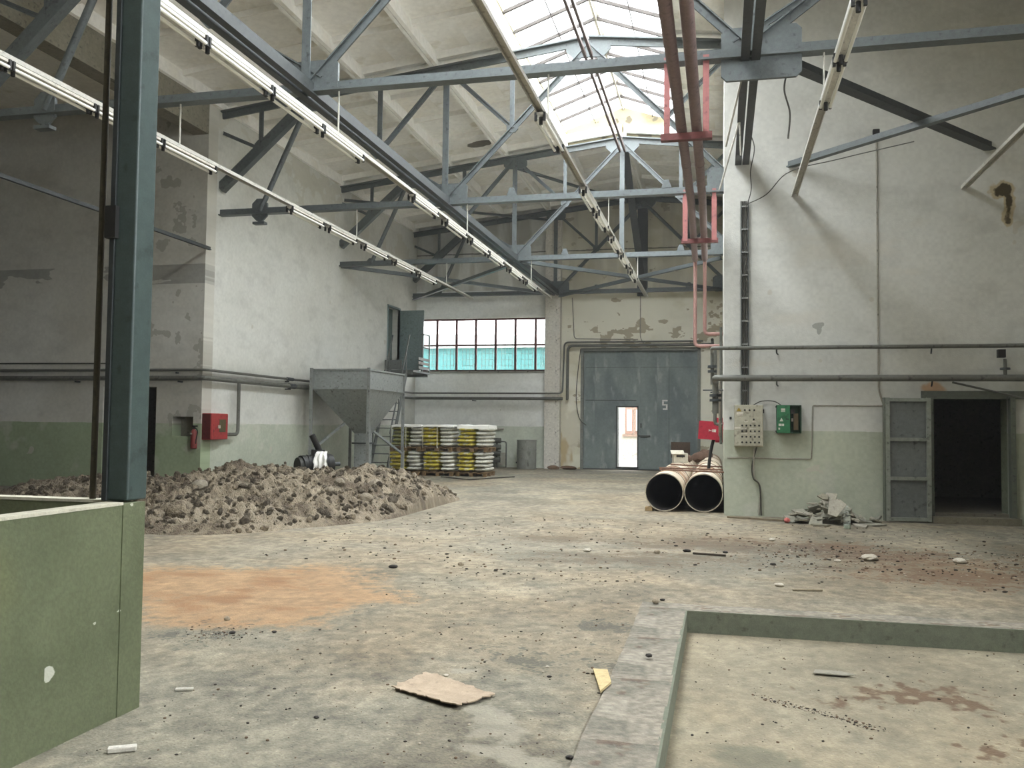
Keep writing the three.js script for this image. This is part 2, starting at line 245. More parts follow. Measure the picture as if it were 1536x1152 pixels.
const dimM = wallMat(512, 256, 0, 20, 0, 9, plaster(300, { base: [188, 184, 170], stain: [150, 145, 130], dado: [110, 118, 92] }));
struct(mesh('wall_outer_right', alongWall(DF, DB, -0.1, 9, [[-0.5, 4.5, 3.4, 7.2]], XR, 0.35), dimM), 'plain plastered wall on the far right', 'wall');
struct(mesh('wall_outer_left', alongWall(DF, DB, -0.1, 9, [], -17.8, 0.35), dimM), 'plain plastered wall of the dark side bay', 'wall');
struct(mesh('wall_added_bay', alongWall(DF, 10.3, -0.1, 8.6, [], XL - 0.35, 0.35), dimM), 'unseen plastered wall added to keep the side bay dim', 'wall');  // out-of-view wall put in to hold light off the side bay
struct(mesh('wall_outer_back', acrossWall(-17.8, -10.5, -0.1, 9, [], DB, 0.35), dimM), 'plain plastered wall closing the side bay', 'wall');
struct(mesh('wall_front', acrossWall(-17.8, 5.6, -0.1, 9.5, [], DF, 0.3).translate(0, 0, 0.3), dimM), 'plain plastered end wall behind the viewer', 'wall');
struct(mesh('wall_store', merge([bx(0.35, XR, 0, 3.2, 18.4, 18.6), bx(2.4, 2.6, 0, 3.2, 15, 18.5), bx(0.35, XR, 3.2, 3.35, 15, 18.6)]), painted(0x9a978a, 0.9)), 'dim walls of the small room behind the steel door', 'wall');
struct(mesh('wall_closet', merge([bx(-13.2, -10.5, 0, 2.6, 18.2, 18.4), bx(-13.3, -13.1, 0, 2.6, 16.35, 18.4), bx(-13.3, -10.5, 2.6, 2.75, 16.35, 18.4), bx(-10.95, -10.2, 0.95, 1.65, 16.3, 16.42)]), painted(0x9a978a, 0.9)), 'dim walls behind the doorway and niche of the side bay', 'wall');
{ const m = std({ color: 0xf4f2ea, map: wearTex, roughness: 0.9 });
  struct(mesh('pillar', metric(merge([bx(-5.6, -5.1, 0, 8.6, 28.5, 28.85)])), m), 'whitewashed concrete pillar between window and gate', 'pillar');
  struct(mesh('pillar', metric(bx(-2.62, -2.3, 5.6, 8.9, 28.62, 28.85)), steelDark), 'short dark post on the end wall above the gate', 'pillar');
  struct(mesh('beam', bx(-10.5, XL, 7.25, 8.1, DF, 16), std({ color: 0x9b988a, map: wearTex, roughness: 0.9 })), 'concrete eaves beam over the dark side bay', 'beam'); }

// ---------------------------------------------------------------- ceiling of ribbed slabs
const LD0 = 4.5, LD1 = 22.62, LX0 = -3.95, LX1 = 2 * XC - LX0;
const ceilM = std({ map: tex(1024, 1024, (u, v, c) => { const x = u * 6, y = v * 6; c[0] = 244; c[1] = 242; c[2] = 236; mixc(c, [230, 225, 212], 0.6 * ss(0.48, 0.7, fbm(x * 0.7, y * 0.7, 5))); mixc(c, [200, 192, 174], 0.6 * ss(0.66, 0.8, fbm(x * 1.9 + 40, y * 1.9, 5))); mulc(c, 0.96 + 0.08 * fbm(x * 14, y * 14, 3)); }), roughness: 0.95 });
ceilM.map.repeat.set(1 / 6, 1 / 6);
const ceiling = new THREE.Group(); ceiling.name = 'ceiling'; scene.add(ceiling); struct(ceiling, 'white ceiling of ribbed concrete roof slabs', 'ceiling');
function slabGeo(w) {
  const L = 5.985, l = [box(w, 0.05, L, 0, 0.305, 0)]; w -= 0.012;
  for (const s of [-1, 1]) l.push(box(0.07, 0.29, L, s * (w / 2 - 0.035), 0.145, 0), box(w, 0.16, 0.1, 0, 0.21, s * (L / 2 - 0.05)));
  for (let k = -1; k <= 1; k++) l.push(box(w, 0.12, 0.07, 0, 0.23, k * 1.5));
  return metric(merge(l));
}
const slopeA = Math.atan(0.1176), slabW = (LX0 - XL) / 4, slabA = slabGeo(slabW / Math.cos(slopeA)), slabB = slabGeo((XC - LX0) / Math.cos(slopeA));
for (let b = 0; b < 6; b++) {
  const d = -7.5 + 6 * b + 3;
  for (const s of [-1, 1]) {
    for (let k = 0; k < 4; k++) { const x = XC + s * (XC - LX0 + slabW * (k + 0.5)); if (s > 0 && b > 3 && x > 1) continue; const m = mesh('roof_panel', slabA, ceilM, ceiling); m.position.set(x, Yt(x) + 0.09, -d); m.rotation.z = -s * slopeA; }
    if (d > LD1 - 0.2 || d < LD0) { const x = XC + s * (XC - LX0) / 2, m = mesh('roof_panel', slabB, ceilM, ceiling); m.position.set(x, Yt(x) + 0.09, -d); m.rotation.z = -s * slopeA; }
  }
}
{ const deck = (x0, x1, d0, d1) => { const y0 = Yt(x0) + 0.43, y1 = Yt(x1) + 0.43; return plate([[x0, y0], [x1, y1], [x1, y1 + 0.12], [x0, y0 + 0.12]], d1 - d0, 0).translate(0, 0, -(d0 + d1) / 2); };
  mesh('roof_deck', merge([deck(-10.6, LX0 - 0.06, DF - 0.3, DB + 0.4), deck(LX1 + 0.06, 5.8, DF - 0.3, DB + 0.4), deck(LX0 - 0.06, XC, LD1 + 0.06, DB + 0.4), deck(XC, LX1 + 0.06, LD1 + 0.06, DB + 0.4), deck(LX0 - 0.06, XC, DF - 0.3, LD0 - 0.06), deck(XC, LX1 + 0.06, DF - 0.3, LD0 - 0.06)]), ceilM, ceiling);
  mesh('bay_slab', bx(-18, XL - 0.02, 8.1, 8.4, DF - 0.3, DB + 0.4), ceilM, ceiling);
  mesh('eaves_strip', merge([bx(-10.6, -10.1, 7.9, 8.4, 16, DB), bx(5.2, 5.8, 7.9, 8.4, DF, DB)]), ceilM, ceiling); }
mesh('ceiling_leak', (() => { const s = new THREE.Shape(); for (let i = 0; i < 26; i++) { const a = i / 26 * 6.283, r = 1 + 0.25 * (vn(i * 0.9, 4) - 0.5); i ? s.lineTo(Math.cos(a) * 0.34 * r, Math.sin(a) * 0.2 * r) : s.moveTo(0.34 * r, 0); } return metric(new THREE.ExtrudeGeometry(s, { depth: 0.012, bevelEnabled: false }).rotateX(Math.PI / 2)); })(), painted(0x8f8b80, 0.95), ceiling).position.set(-6.06, 8.646, -21.89);
ceiling.children[ceiling.children.length - 1].rotation.z = slopeA;

// ---------------------------------------------------------------- glazed roof lantern
const glass = new THREE.MeshPhysicalMaterial({ color: 0xffffff, transmission: 1, thickness: 0, roughness: 0.02, ior: 1.45 });
{ const L = new THREE.Group(); L.name = 'skylight'; scene.add(L); struct(L, 'long ridged glass skylight with dark glazing bars over the hall', 'skylight');
  const barM = painted(0x4c4540, 0.6), curbM = std({ map: tex(1024, 128, (u, v, c) => { const x = u * 18, y = v; c[0] = 226; c[1] = 222; c[2] = 205; mixc(c, [186, 176, 146], 0.7 * ss(0.5, 0.7, fbm(x * 0.8, y * 2, 5))); mulc(c, 0.95 + 0.08 * fbm(x * 8, y * 8, 3)); }), roughness: 0.92 }); curbM.map.repeat.set(1 / 18, 1);
  const cy = 9.06, ry = 9.60, g0 = LD0, g1 = LD1;
  mesh('curb', merge([bx(LX0 - 0.12, LX0, 8.55, cy, g0, g1), bx(LX1, LX1 + 0.12, 8.55, cy, g0, g1)]), curbM, L);
  const gable = (d) => plate([[LX0 - 0.1, 8.55], [XC, 8.75], [LX1 + 0.1, 8.55], [LX1 + 0.1, cy], [XC, ry], [LX0 - 0.1, cy]], 0.12, -d);
  const gabM = std({ map: tex(512, 512, (u, v, c) => { const x = u * 3, y = v * 3; c[0] = 120; c[1] = 112; c[2] = 88; mixc(c, [92, 84, 62], 0.8 * ss(0.5, 0.66, fbm(x * 1.5, y * 2, 5))); if (fbm(x * 3 + 9, y * 4, 4) > 0.68) mixc(c, [60, 54, 42], 0.7); }), roughness: 0.95 }); gabM.map.repeat.set(1 / 3, 1 / 3);
  mesh('gable', gable(g1 + 0.06), gabM, L); mesh('gable', gable(g0 - 0.06), gabM, L);
  mesh('ridge_bar', merge([tee(W(XC, ry - 0.02, g0), W(XC, ry - 0.02, g1), 0.14, 0.1)]), painted(0xb9b6a8, 0.6), L);
  const slope = (s, t, dy = 0) => V(XC + s * (XC - LX0) * t, ry - (ry - cy) * t + dy, 0), N = 21, step = (g1 - g0) / N;
  const paneG = (t0, t1) => { const a = slope(1, t0), b = slope(1, t1), w = b.x - a.x; return plate([[0, 0], [w, b.y - a.y], [w, b.y - a.y + 0.006], [0, 0.006]], step - 0.03, 0); };
  const pg = [paneG(0.02, 0.5), paneG(0.5, 1)];
  for (const s of [-1, 1]) {
    for (let i = 0; i <= N; i++) { const d = g0 + step * i, a = slope(s, 0, -0.02), b = slope(s, 1, -0.02); a.z = b.z = -d; if (i && i < N) mesh('glazing_bar', bar(a, b, 0.05, 0.06), barM, L); }
    const m0 = slope(s, 0.5, -0.01); mesh('glazing_bar', bar(V(m0.x, m0.y, -g0), V(m0.x, m0.y, -g1), 0.02, 0.025), barM, L);
    mesh('glazing_bar', bar(V(s < 0 ? LX0 : LX1, cy + 0.01, -g0), V(s < 0 ? LX0 : LX1, cy + 0.01, -g1), 0.05, 0.04), curbM, L);
    for (let i = 0; i < N; i++) for (let k = 0; k < 2; k++) { const m = mesh('pane', pg[k], glass, L), p = slope(1, k ? 0.5 : 0.02); m.position.set(XC + (p.x - XC) * s, p.y + 0.01, -(g0 + step * (i + 0.5))); if (s < 0) m.rotation.y = Math.PI; }
  }
}

// ---------------------------------------------------------------- strip window in the end wall
{ const Wn = new THREE.Group(); Wn.name = 'window_1'; scene.add(Wn); struct(Wn, 'long steel strip window with red-brown bars in the end wall', 'window');
  const fm = painted(0x6a3a38, 0.6), xs = [-10.0, -9.43, -8.74, -8.06, -7.37, -6.69, -6.0, -5.58], ys = [3.19, 4.08, 4.98], d = 28.95;
  mesh('frame', merge([bx(-10, -5.58, 3.19, 3.25, d - 0.03, d + 0.03), bx(-10, -5.58, 4.92, 4.98, d - 0.03, d + 0.03), bx(-10, -9.95, 3.19, 4.98, d - 0.03, d + 0.03), bx(-5.62, -5.58, 3.19, 4.98, d - 0.03, d + 0.03)]), fm, Wn);
  for (const x of xs.slice(1, -1)) mesh('mullion', bx(x - 0.035, x + 0.035, 3.2, 4.97, d - 0.035, d + 0.035), fm, Wn);
  mesh('transom', bx(-10, -5.58, 4.055, 4.105, d - 0.03, d + 0.03), fm, Wn);
  for (let i = 0; i < 7; i++) for (let j = 0; j < 2; j++) mesh('pane', bx(xs[i], xs[i + 1], ys[j], ys[j + 1], d - 0.004, d + 0.004), glass, Wn);
  const gr = [], gm = painted(0x9aa3a0, 0.6); for (let i = 0; i < 7; i++) { const a = xs[i] + 0.12, b = xs[i + 1] - 0.12; for (let k = 0; k < 4; k++) { const x = a + (b - a) * (k + 0.3) / 3.6; gr.push(bx(x - 0.006, x + 0.006, 3.3, 4.0 + 0.35 * (k % 2), d + 0.2, d + 0.21)); } for (let k = 0; k < 3; k++) gr.push(bx(a, b, 3.4 + k * 0.2, 3.412 + k * 0.2, d + 0.2, d + 0.21)); }
  mesh('grille', merge(gr), gm, Wn);
  mesh('window_sill', bx(-10.05, -5.55, 3.13, 3.19, 28.76, 28.95), painted(0xa9aaa2, 0.8), Wn);
}
{ const Wn = new THREE.Group(); Wn.name = 'window_2'; scene.add(Wn); struct(Wn, 'added unseen strip window in the right outer wall for side light', 'window'); const fm = painted(0x6a3a38, 0.6), x = 5.45;  // unseen window added to bring light in from the right
  mesh('frame', merge([3.4, 4.65, 5.9, 7.14].map((y) => bx(x - 0.03, x + 0.03, y, y + 0.06, -0.5, 4.5))), fm, Wn);
  for (let k = 0; k <= 4; k++) mesh('mullion', bx(x - 0.035, x + 0.035, 3.4, 7.2, -0.53 + k * 1.25, -0.47 + k * 1.25), fm, Wn); for (let k = 0; k < 4; k++) for (let j = 0; j < 3; j++) mesh('pane', bx(x - 0.004, x + 0.004, 3.4 + j * 1.25, 4.65 + j * 1.25, -0.5 + k * 1.25, 0.75 + k * 1.25), glass, Wn); }
// ---------------------------------------------------------------- outside
struct(mesh('ground_side', bx(5.66, 60, -0.4, -0.08, -40, 29), std({ color: 0xb8b4a8, roughness: 0.95 })), 'pale yard along the right side of the hall', 'yard');
struct(mesh('ground_outside', bx(-40, 30, -0.4, -0.08, 29.1, 70), std({ color: 0x9a968c, roughness: 0.95 })), 'pale yard outside the gate', 'yard');
{ const h = thing('yard_shed', 'turquoise shed wall seen through the strip window', 'building', null, W(-14, -0.08, 41));
  mesh('wall', box(15, 5.1, 3, 0, 2.55, 0), painted(0x478587, 0.8), h); mesh('roof', plate([[-7.7, 5.0], [7.7, 5.0], [5.5, 5.55], [-7.7, 5.9]], 3.4), painted(0xb9c6c6, 0.7), h); 
  const b = thing('yard_house', 'pale house with a brown window seen through the open wicket', 'building', null, W(-2.6, -0.08, 41.5));
  mesh('wall', box(6, 6.2, 3, 0, 3.1, 0), painted(0xb5b0a6, 0.9), b);
  for (const x of [-1.38, -0.98]) { const w = mesh('window', merge([box(0.36, 1.2, 0.06, x, 1.75, 1.5)]), painted(0x9c7a6c, 0.7), b); mesh('pane', box(0.22, 0.95, 0.03, x, 1.75, 1.54), std({ color: 0x9d9a94, roughness: 0.2 }), w); }
  mesh('ledge', box(1.0, 0.1, 0.2, -1.18, 1.08, 1.5), painted(0x8d7668, 0.8), b); }

// ---------------------------------------------------------------- gate with an open wicket
{ const G = new THREE.Group(); G.name = 'door_1'; scene.add(G); struct(G, 'grey two-leaf steel gate with open wicket and painted number five', 'gate');
  const gm = std({ map: tex(512, 512, (u, v, c) => { const x = u * 2, y = v * 4; c[0] = 118; c[1] = 127; c[2] = 125; mixc(c, [104, 113, 114], ss(0.4, 0.65, fbm(x * 2, y * 0.8, 4))); mixc(c, [160, 164, 160], 0.5 * ss(0.62, 0.8, fbm(x * 7, y * 2 + 9, 4))); mulc(c, 0.95 + 0.1 * fbm(x * 20, y * 20, 2)); }), roughness: 0.6 }); gm.map.repeat.set(0.5, 0.25);
  const leaf = (x0, x1, hole) => { const l = mesh('leaf', metric(acrossWall(x0, x1, 0.008, 3.84, hole, 28.86, 0.05)), gm, G); return l; };
  const L1 = leaf(-4.36, -2.56, [[-3.26, -2.60, 0.1, 2.02]]), L2 = leaf(-2.53, -0.72, []), dm = painted(0x4a4e4d, 0.6);
  mesh('edge_strip', merge([bx(-2.6, -2.515, 0.01, 3.84, 28.83, 28.87)]), gm, L1); mesh('seam', bx(-4.3, -2.65, 2.23, 2.25, 28.85, 28.865), dm, L1);
  mesh('seam', bx(-4.3, -0.75, 3.3, 3.31, 28.855, 28.865), dm, L2); mesh('seam', bx(-1.62, -1.61, 0.05, 3.8, 28.855, 28.865), dm, L2);
  mesh('wicket_frame', merge([bx(-3.30, -3.25, 0.06, 2.06, 28.82, 28.9), bx(-2.62, -2.58, 0.06, 2.06, 28.82, 28.9), bx(-3.3, -2.58, 2.01, 2.06, 28.82, 28.9), bx(-3.3, -2.58, 0.05, 0.1, 28.82, 28.9)]), dm, G);
  mesh('wicket_door', bx(-3.27, -3.22, 0.1, 2.0, 28.95, 29.55), painted(0xd8d8d2, 0.6), G);
  mesh('sill_plate', bx(-4.4, -0.68, 0, 0.035, 28.78, 28.95), dm, G);
  mesh('gate_frame', merge([bx(-4.45, -4.36, 0, 3.93, 28.74, 28.95), bx(-0.72, -0.63, 0, 3.93, 28.74, 28.95), bx(-4.45, -0.63, 3.84, 3.93, 28.74, 28.95)]), painted(0x8b8f8a, 0.6), G);
  mesh('bolt', merge([bx(-2.6, -2.2, 1.08, 1.12, 28.8, 28.84), rod(W(-2.5, 1.36, 28.82), W(-2.5, 1.5, 28.82), 0.02)]), dm, G);
  const n = 0.05, x0 = -1.83, x1 = -1.66, y0 = 1.94, y1 = 2.26; tag(mesh('painted_digit', merge([bx(x0, x1, y1 - n, y1, 28.852, 28.862), bx(x0, x0 + n, 2.12, y1, 28.852, 28.862), bx(x0, x1, 2.08, 2.12, 28.852, 28.862), bx(x1 - n, x1, y0, 2.11, 28.852, 28.862), bx(x0 + 0.02, x1, y0, y0 + n, 28.852, 28.862)]), painted(0xffffff, 0.7), L2), 'white painted figure five');
  mesh('scuffed_patch', bx(-1.55, -0.95, 0.42, 0.92, 28.85, 28.862), painted(0x6d5c4f, 0.9), L2);
}

// ---------------------------------------------------------------- roof trusses
const YB = 5.75;
function gusset(w, h, x, y, parent, cut = 0.3, mat = steelM) { const a = w / 2, b = h / 2, c = Math.min(w, h) * cut; return mesh('gusset_plate', plate([[-a + c, -b], [a - c, -b], [a, -b + c], [a, b - c], [a - c, b], [-a + c, b], [-a, b - c], [-a, -b + c]], 0.05).translate(x, y, 0), mat, parent); }
function truss(d, label, full, foot) {
  const t = thing('roof_truss', label, 'truss', 'steel roof trusses', W(0, 0, d)), P = (x, y) => V(x, y, 0), sm = steelM;
  const end = full ? 5.2 : 0.2;
  mesh('top_chord', tee(P(-10.15, Yt(-10.15)), P(XC, Yt(XC)), 0.2, 0.14, 0.03), sm, t); mesh('top_chord', tee(P(XC, Yt(XC)), P(end, Yt(end)), 0.2, 0.14, 0.03), sm, t);
  mesh('bottom_chord', tee(P(-10.15, YB), P(end, YB), 0.17, 0.12, 0.025, true), sm, t);
  for (const s of full ? [1, -1] : [1]) {
    const X = (x) => s > 0 ? x : 2 * XC - x, m = (n, a, b, w = 0.1, h = 0.08, inv = false) => mesh(n, tee(P(X(a[0]), a[1]), P(X(b[0]), b[1]), w, h, 0.018, inv), sm, t), Y = (x) => Yt(x) - 0.06;
    mesh('knee_brace', bar(P(X(-10.15), 6.25), P(X(-8.2), Y(-8.2)), 0.16, 0.2), sm, t);
    m('post', [-9.24, Y(-9.24)], [-9.24, 7.15], 0.09, 0.08); m('strut', [-10.12, 7.42], [-9.3, 7.05], 0.07, 0.06); gusset(0.3, 0.26, X(-9.24), 7.1, t);
    mesh('strut', rod(P(X(-9.24), YB), P(X(-8.2), Y(-8.2)), 0.055), sm, t); if (foot) { gusset(0.34, 0.46, X(-9.24), YB + 0.02, t); mesh('hanger_foot', merge([box(0.26, 0.05, 0.14, X(-9.24), YB - 0.26, 0), box(0.06, 0.1, 0.06, X(-9.24), YB - 0.22, 0)]), sm, t); } else gusset(0.22, 0.18, X(-9.24), YB + 0.04, t);
    gusset(0.5, 0.3, X(-8.2), Y(-8.2) - 0.06, t);
    m('diagonal', [-8.2, Y(-8.2)], [-5.25, YB + 0.05], 0.13, 0.1); m('post', [-6.63, Y(-6.63)], [-6.63, 6.85], 0.1, 0.08); gusset(0.4, 0.3, X(-6.63), 6.84, t, 0.35); m('diagonal', [-6.6, 6.85], [-5.3, Y(-5.3)], 0.1, 0.08);
    m('post', [-5.25, YB], [-5.25, Y(-5.25)], 0.12, 0.09); if (s > 0) gusset(0.62, 0.42, X(-5.12), YB + 0.14, t, 0.12); gusset(0.62, 0.26, X(-5.25), Y(-5.25) - 0.06, t);
    m('diagonal', [-5.2, YB + 0.02], [XC, Y(XC) - 0.05], 0.12, 0.09); m('post', [-3.92, Y(-3.92)], [-3.92, 7.12], 0.09, 0.07); m('strut', [-5.2, Y(-5.2)], [-3.95, 7.15], 0.09, 0.07); gusset(0.22, 0.2, X(-3.92), 7.14, t);
    m('strut', [-5.05, YB + 0.1], [-6.6, 6.8], 0.08, 0.06);
  }
  gusset(0.85, 0.34, XC, Yt(XC) - 0.14, t, 0.4);
  if (!full) { mesh('diagonal', tee(P(0.25, YB + 0.1), P(XC, Yt(XC) - 0.1), 0.12, 0.09, 0.018), sm, t); mesh('post', tee(P(-0.98, Yt(-0.98)), P(-0.98, 7.12), 0.09, 0.07, 0.018), sm, t); gusset(0.5, 0.5, 0.0, YB + 0.15, t, 0.15); mesh('strut', tee(P(0.2, Yt(0.2) - 0.1), P(-0.95, 7.15), 0.09, 0.07, 0.018), sm, t); }
  else gusset(0.9, 0.62, 0.45, YB - 0.02, t, 0.1);
  if (!full) for (const k of [-1, 1]) mesh('foot_gusset', plate([[-0.1, 0], [0.1, 0], [0.04, 0.16], [-0.04, 0.16]], 0.04).translate(XC + k * 1.47, YB + 0.05, 0), sm, t);
  return t;
}
truss(10.5, 'nearest steel roof truss, its lower chord spanning above the whole view', true, true);
truss(16.5, 'second steel roof truss, crossing in front of the skylight', false, true);
const t3 = truss(22.5, 'third steel roof truss, at the end of the skylight', false);
mesh('post', tee(V(XC, YB, 0), V(XC, Yt(XC) - 0.1, 0), 0.12, 0.1, 0.018), steelM, t3);
truss(28.45, 'farthest steel roof truss, close to the end wall', false);

// long ties between the trusses
tag(mesh('tie_beam', merge([tee(W(-5.31, YB - 0.02, -1.5), W(-5.31, YB - 0.02, 28.5), 0.1, 0.16, 0.02, true), tee(W(-5.16, YB - 0.02, -1.5), W(-5.16, YB - 0.02, 28.5), 0.1, 0.16, 0.02, true)]), steelDark), 'dark double steel beam running down the hall beside the middle lamps', 'beam');
tag(mesh('tie_beam', merge([tee(W(0.27, YB - 0.02, -1.5), W(0.27, YB - 0.02, 14.69), 0.1, 0.16, 0.02, true), tee(W(0.39, YB - 0.02, -1.5), W(0.39, YB - 0.02, 14.69), 0.1, 0.16, 0.02, true)]), steelDark), 'dark double steel beam ending at the white wall above the cable ladder', 'beam');
tag(mesh('ridge_tie', merge([bar(W(XC - 0.06, 8.42, -1.5), W(XC - 0.06, 8.42, 22.5), 0.05, 0.07), bar(W(XC + 0.06, 8.42, -1.5), W(XC + 0.06, 8.42, 22.5), 0.05, 0.07)]), painted(0x6e5e5a, 0.6)), 'pair of thin brown steel bars running under the skylight ridge', 'beam');
const braceLine = (a, b, label, w = 0.11, h = 0.09, m = steelM) => tag(mesh('roof_brace', tee(a, b, w, h, 0.02, true), m), label, 'brace', 'slanting roof braces');
braceLine(W(-10.1, YB - 0.05, 22.5), W(-5.4, YB - 0.05, 28.35), 'thin steel brace from the left wall back to the pillar by the window');
braceLine(W(-10.1, YB - 0.13, 28.35), W(-5.4, YB - 0.13, 22.6), 'thin steel brace from the far left corner to the third truss');
braceLine(W(-5.1, YB - 0.05, 22.6), W(0.0, YB - 0.05, 28.35), 'thin steel brace crossing above the gate towards the far right corner');
braceLine(W(-5.1, YB - 0.13, 28.35), W(0.0, YB - 0.13, 22.6), 'thin steel brace crossing above the gate towards the red pipes');
braceLine(W(0.75, YB - 0.02, 10.75), W(4.0, YB - 0.02, 14.69), 'dark steel brace slanting from the truss gusset to the right wall', 0.16, 0.12, steelDark);
braceLine(W(1.05, YB - 0.14, 14.69), W(5.1, YB - 0.14, 10.6), 'pale steel brace rising from the right wall near the end of the lamp rail');
braceLine(W(-5.2, 8.16, 22.6), W(XC, 8.42, 28.3), 'thin roof brace running back from the third truss to the ridge', 0.08, 0.06);
braceLine(W(-10.1, 7.55, 22.6), W(-5.4, 8.1, 28.3), 'thin roof brace high in the far left corner', 0.08, 0.06);
braceLine(W(XC + 0.05, 8.5, 22.6), W(XC + 0.05, 5.8, 28.4), 'broad dark brace sloping from the third truss ridge to the end wall', 0.2, 0.1, steelDark);
tag(mesh('conduit_rail', tee(W(-10.05, 4.9, 9.0), W(-10.05, 4.9, 16.0), 0.06, 0.06, 0.015, true), steelDark), 'thin dark steel angle along the open side bay', 'rail');

// ---------------------------------------------------------------- lamp rails and twin-tube fittings
const tubeM = std({ color: 0xf4f3ea, roughness: 0.25 }), railM = painted(0xd8d8d0, 0.5);
function lampRail(x, d0, d1, y, label) {
  const r = thing('lamp_rail', label, 'rail', 'long lamp rails', W(x, y, d0));
  const L = d1 - d0; mesh('channel', merge([box(0.085, 0.012, L, 0, 0.03, -L / 2), box(0.012, 0.05, L, -0.04, 0.01, -L / 2), box(0.012, 0.05, L, 0.04, 0.01, -L / 2)]), railM, r);
  for (let d = Math.ceil((d0 - 10.5) / 6) * 6 + 10.5; d <= d1; d += 6) mesh('drop_rod', rod(V(0, 0.03, d0 - d), V(0, YB - y - 0.06, d0 - d), 0.012, 6), railM, r);
  return r;
}
const fix0 = thing('tube_lamp', 'x', 'lamp', 'x');
mesh('housing', merge([box(0.09, 0.03, 1.25, 0, -0.035, 0)]), whiteM, fix0);
for (const s of [-1, 1]) { mesh('tube', rod(V(s * 0.05, -0.1, -0.6), V(s * 0.05, -0.1, 0.6), 0.019, 8), tubeM, fix0); for (const e of [-1, 1]) mesh('socket', box(0.03, 0.1, 0.03, 0.05 * s, -0.07, 0.61 * e), blackM, fix0); mesh('starter', merge([rod(V(0, -0.06, s * 0.56), V(0, -0.15, s * 0.56), 0.022, 8)]), blackM, fix0); }
let first = true;
const ORD = ['nearest', 'second nearest', 'third nearest', 'fourth nearest', 'fifth', 'sixth', 'fourth last', 'third last', 'last but one', 'farthest'];
function lamps(x, y, ds, label, group) { for (const [i, d] of ds.entries()) { const n = ds.length, o = i < 4 && i < n - 1 ? ORD[i] : n - i <= 4 ? ORD[10 - (n - i)] : ORD[i]; const f = first ? fix0 : copyOf(fix0); first = false; f.userData.label = `unlit twin-tube lamp, ${o} on ${label}`; f.userData.group = group; f.position.set(x, y, -(d + 0.625)); } }
lampRail(-7.1, 3, 25, 5.08, 'pale lamp rail nearest the left wall');
lamps(-7.1, 5.08, [6.27, 7.54, 8.81, 10.08, 13.65, 15.15, 16.85, 18.6, 20.25], 'the rail nearest the left wall', 'lamps on the left rail');
lampRail(-4.8, 3, 25.2, 5.08, 'pale lamp rail beside the dark double beam');
lamps(-4.8, 5.08, [6.17, 7.44, 8.71, 9.98, 13.3, 15.05, 16.7, 18.05, 20.0, 21.8], 'the rail beside the dark double beam', 'lamps on the middle rail');
lampRail(-2.05, 3, 25.3, 5.06, 'pale lamp rail running below the skylight');
lamps(-2.05, 5.06, [10.0, 13.3, 14.8, 16.9, 18.6, 20.6], 'the rail below the skylight', 'lamps below the skylight');
lampRail(1.14, 3, 14.69, 5.1, 'pale lamp rail ending at the white right wall');
lamps(1.14, 5.1, [7.85, 9.15], 'the rail that ends at the right wall', 'lamps on the right rail');
lampRail(3.62, 3, 14.69, 5.1, 'bare lamp rail at the far right, ending beside the rust stain');

// ---------------------------------------------------------------- hung red-brown pipes
for (const [x, y2, lab] of [[-0.455, 3.1, 'left of the two hung red-brown pipes, bending down beside the gate'], [-0.28, 3.35, 'right of the two hung red-brown pipes, bending down beside the gate']]) {
  const t = thing('hung_pipe', lab, 'pipe', 'hung red-brown pipes'); const xe = x < -0.4 ? -0.53 : -0.33;
  mesh('long_run', sweep([W(x, 4.92, -2), W(x, 4.92, 14), W(xe, 4.92, 18.95)], 0.062, 12), rustRed, t);
  mesh('drop_pipe', pipe([W(xe, 4.92, 18.9), W(xe, 4.92, 19.05), W(xe, y2, 19.05), W(0.04, y2, 19.05)], 0.038, 0.1), painted(0xb08880, 0.6), t);
  mesh('weld_ring', merge([6, 12, 17].map((d) => rod(W(x, 4.92, d), W(x, 4.92, d + 0.05), 0.067, 12))), rustRed, t);
}
for (const [d, lab] of [[10.5, 'nearer red steel hanger frame carrying the two pipes'], [16.5, 'farther red steel hanger frame carrying the two pipes']]) {
  const h = thing('pipe_hanger', lab, 'hanger', 'red pipe hangers', W(0, 0, d)), x0 = d < 12 ? -0.62 : -0.64, x1 = d < 12 ? -0.17 : -0.12;
  mesh('crossbar', box(x1 - x0 + 0.14, 0.08, 0.09, (x0 + x1) / 2, 4.8, 0), painted(0x7c4340, 0.6), h);
  for (const x of [x0, x1]) mesh('upright', tee(V(x, 4.8, 0), V(x, YB, 0), 0.07, 0.07, 0.015), redM, h);
  if (d > 12) for (const x of [x0, x1]) mesh('side_plate', box(0.09, 0.8, 0.02, x, 5.2, 0.04), redM, h);
}

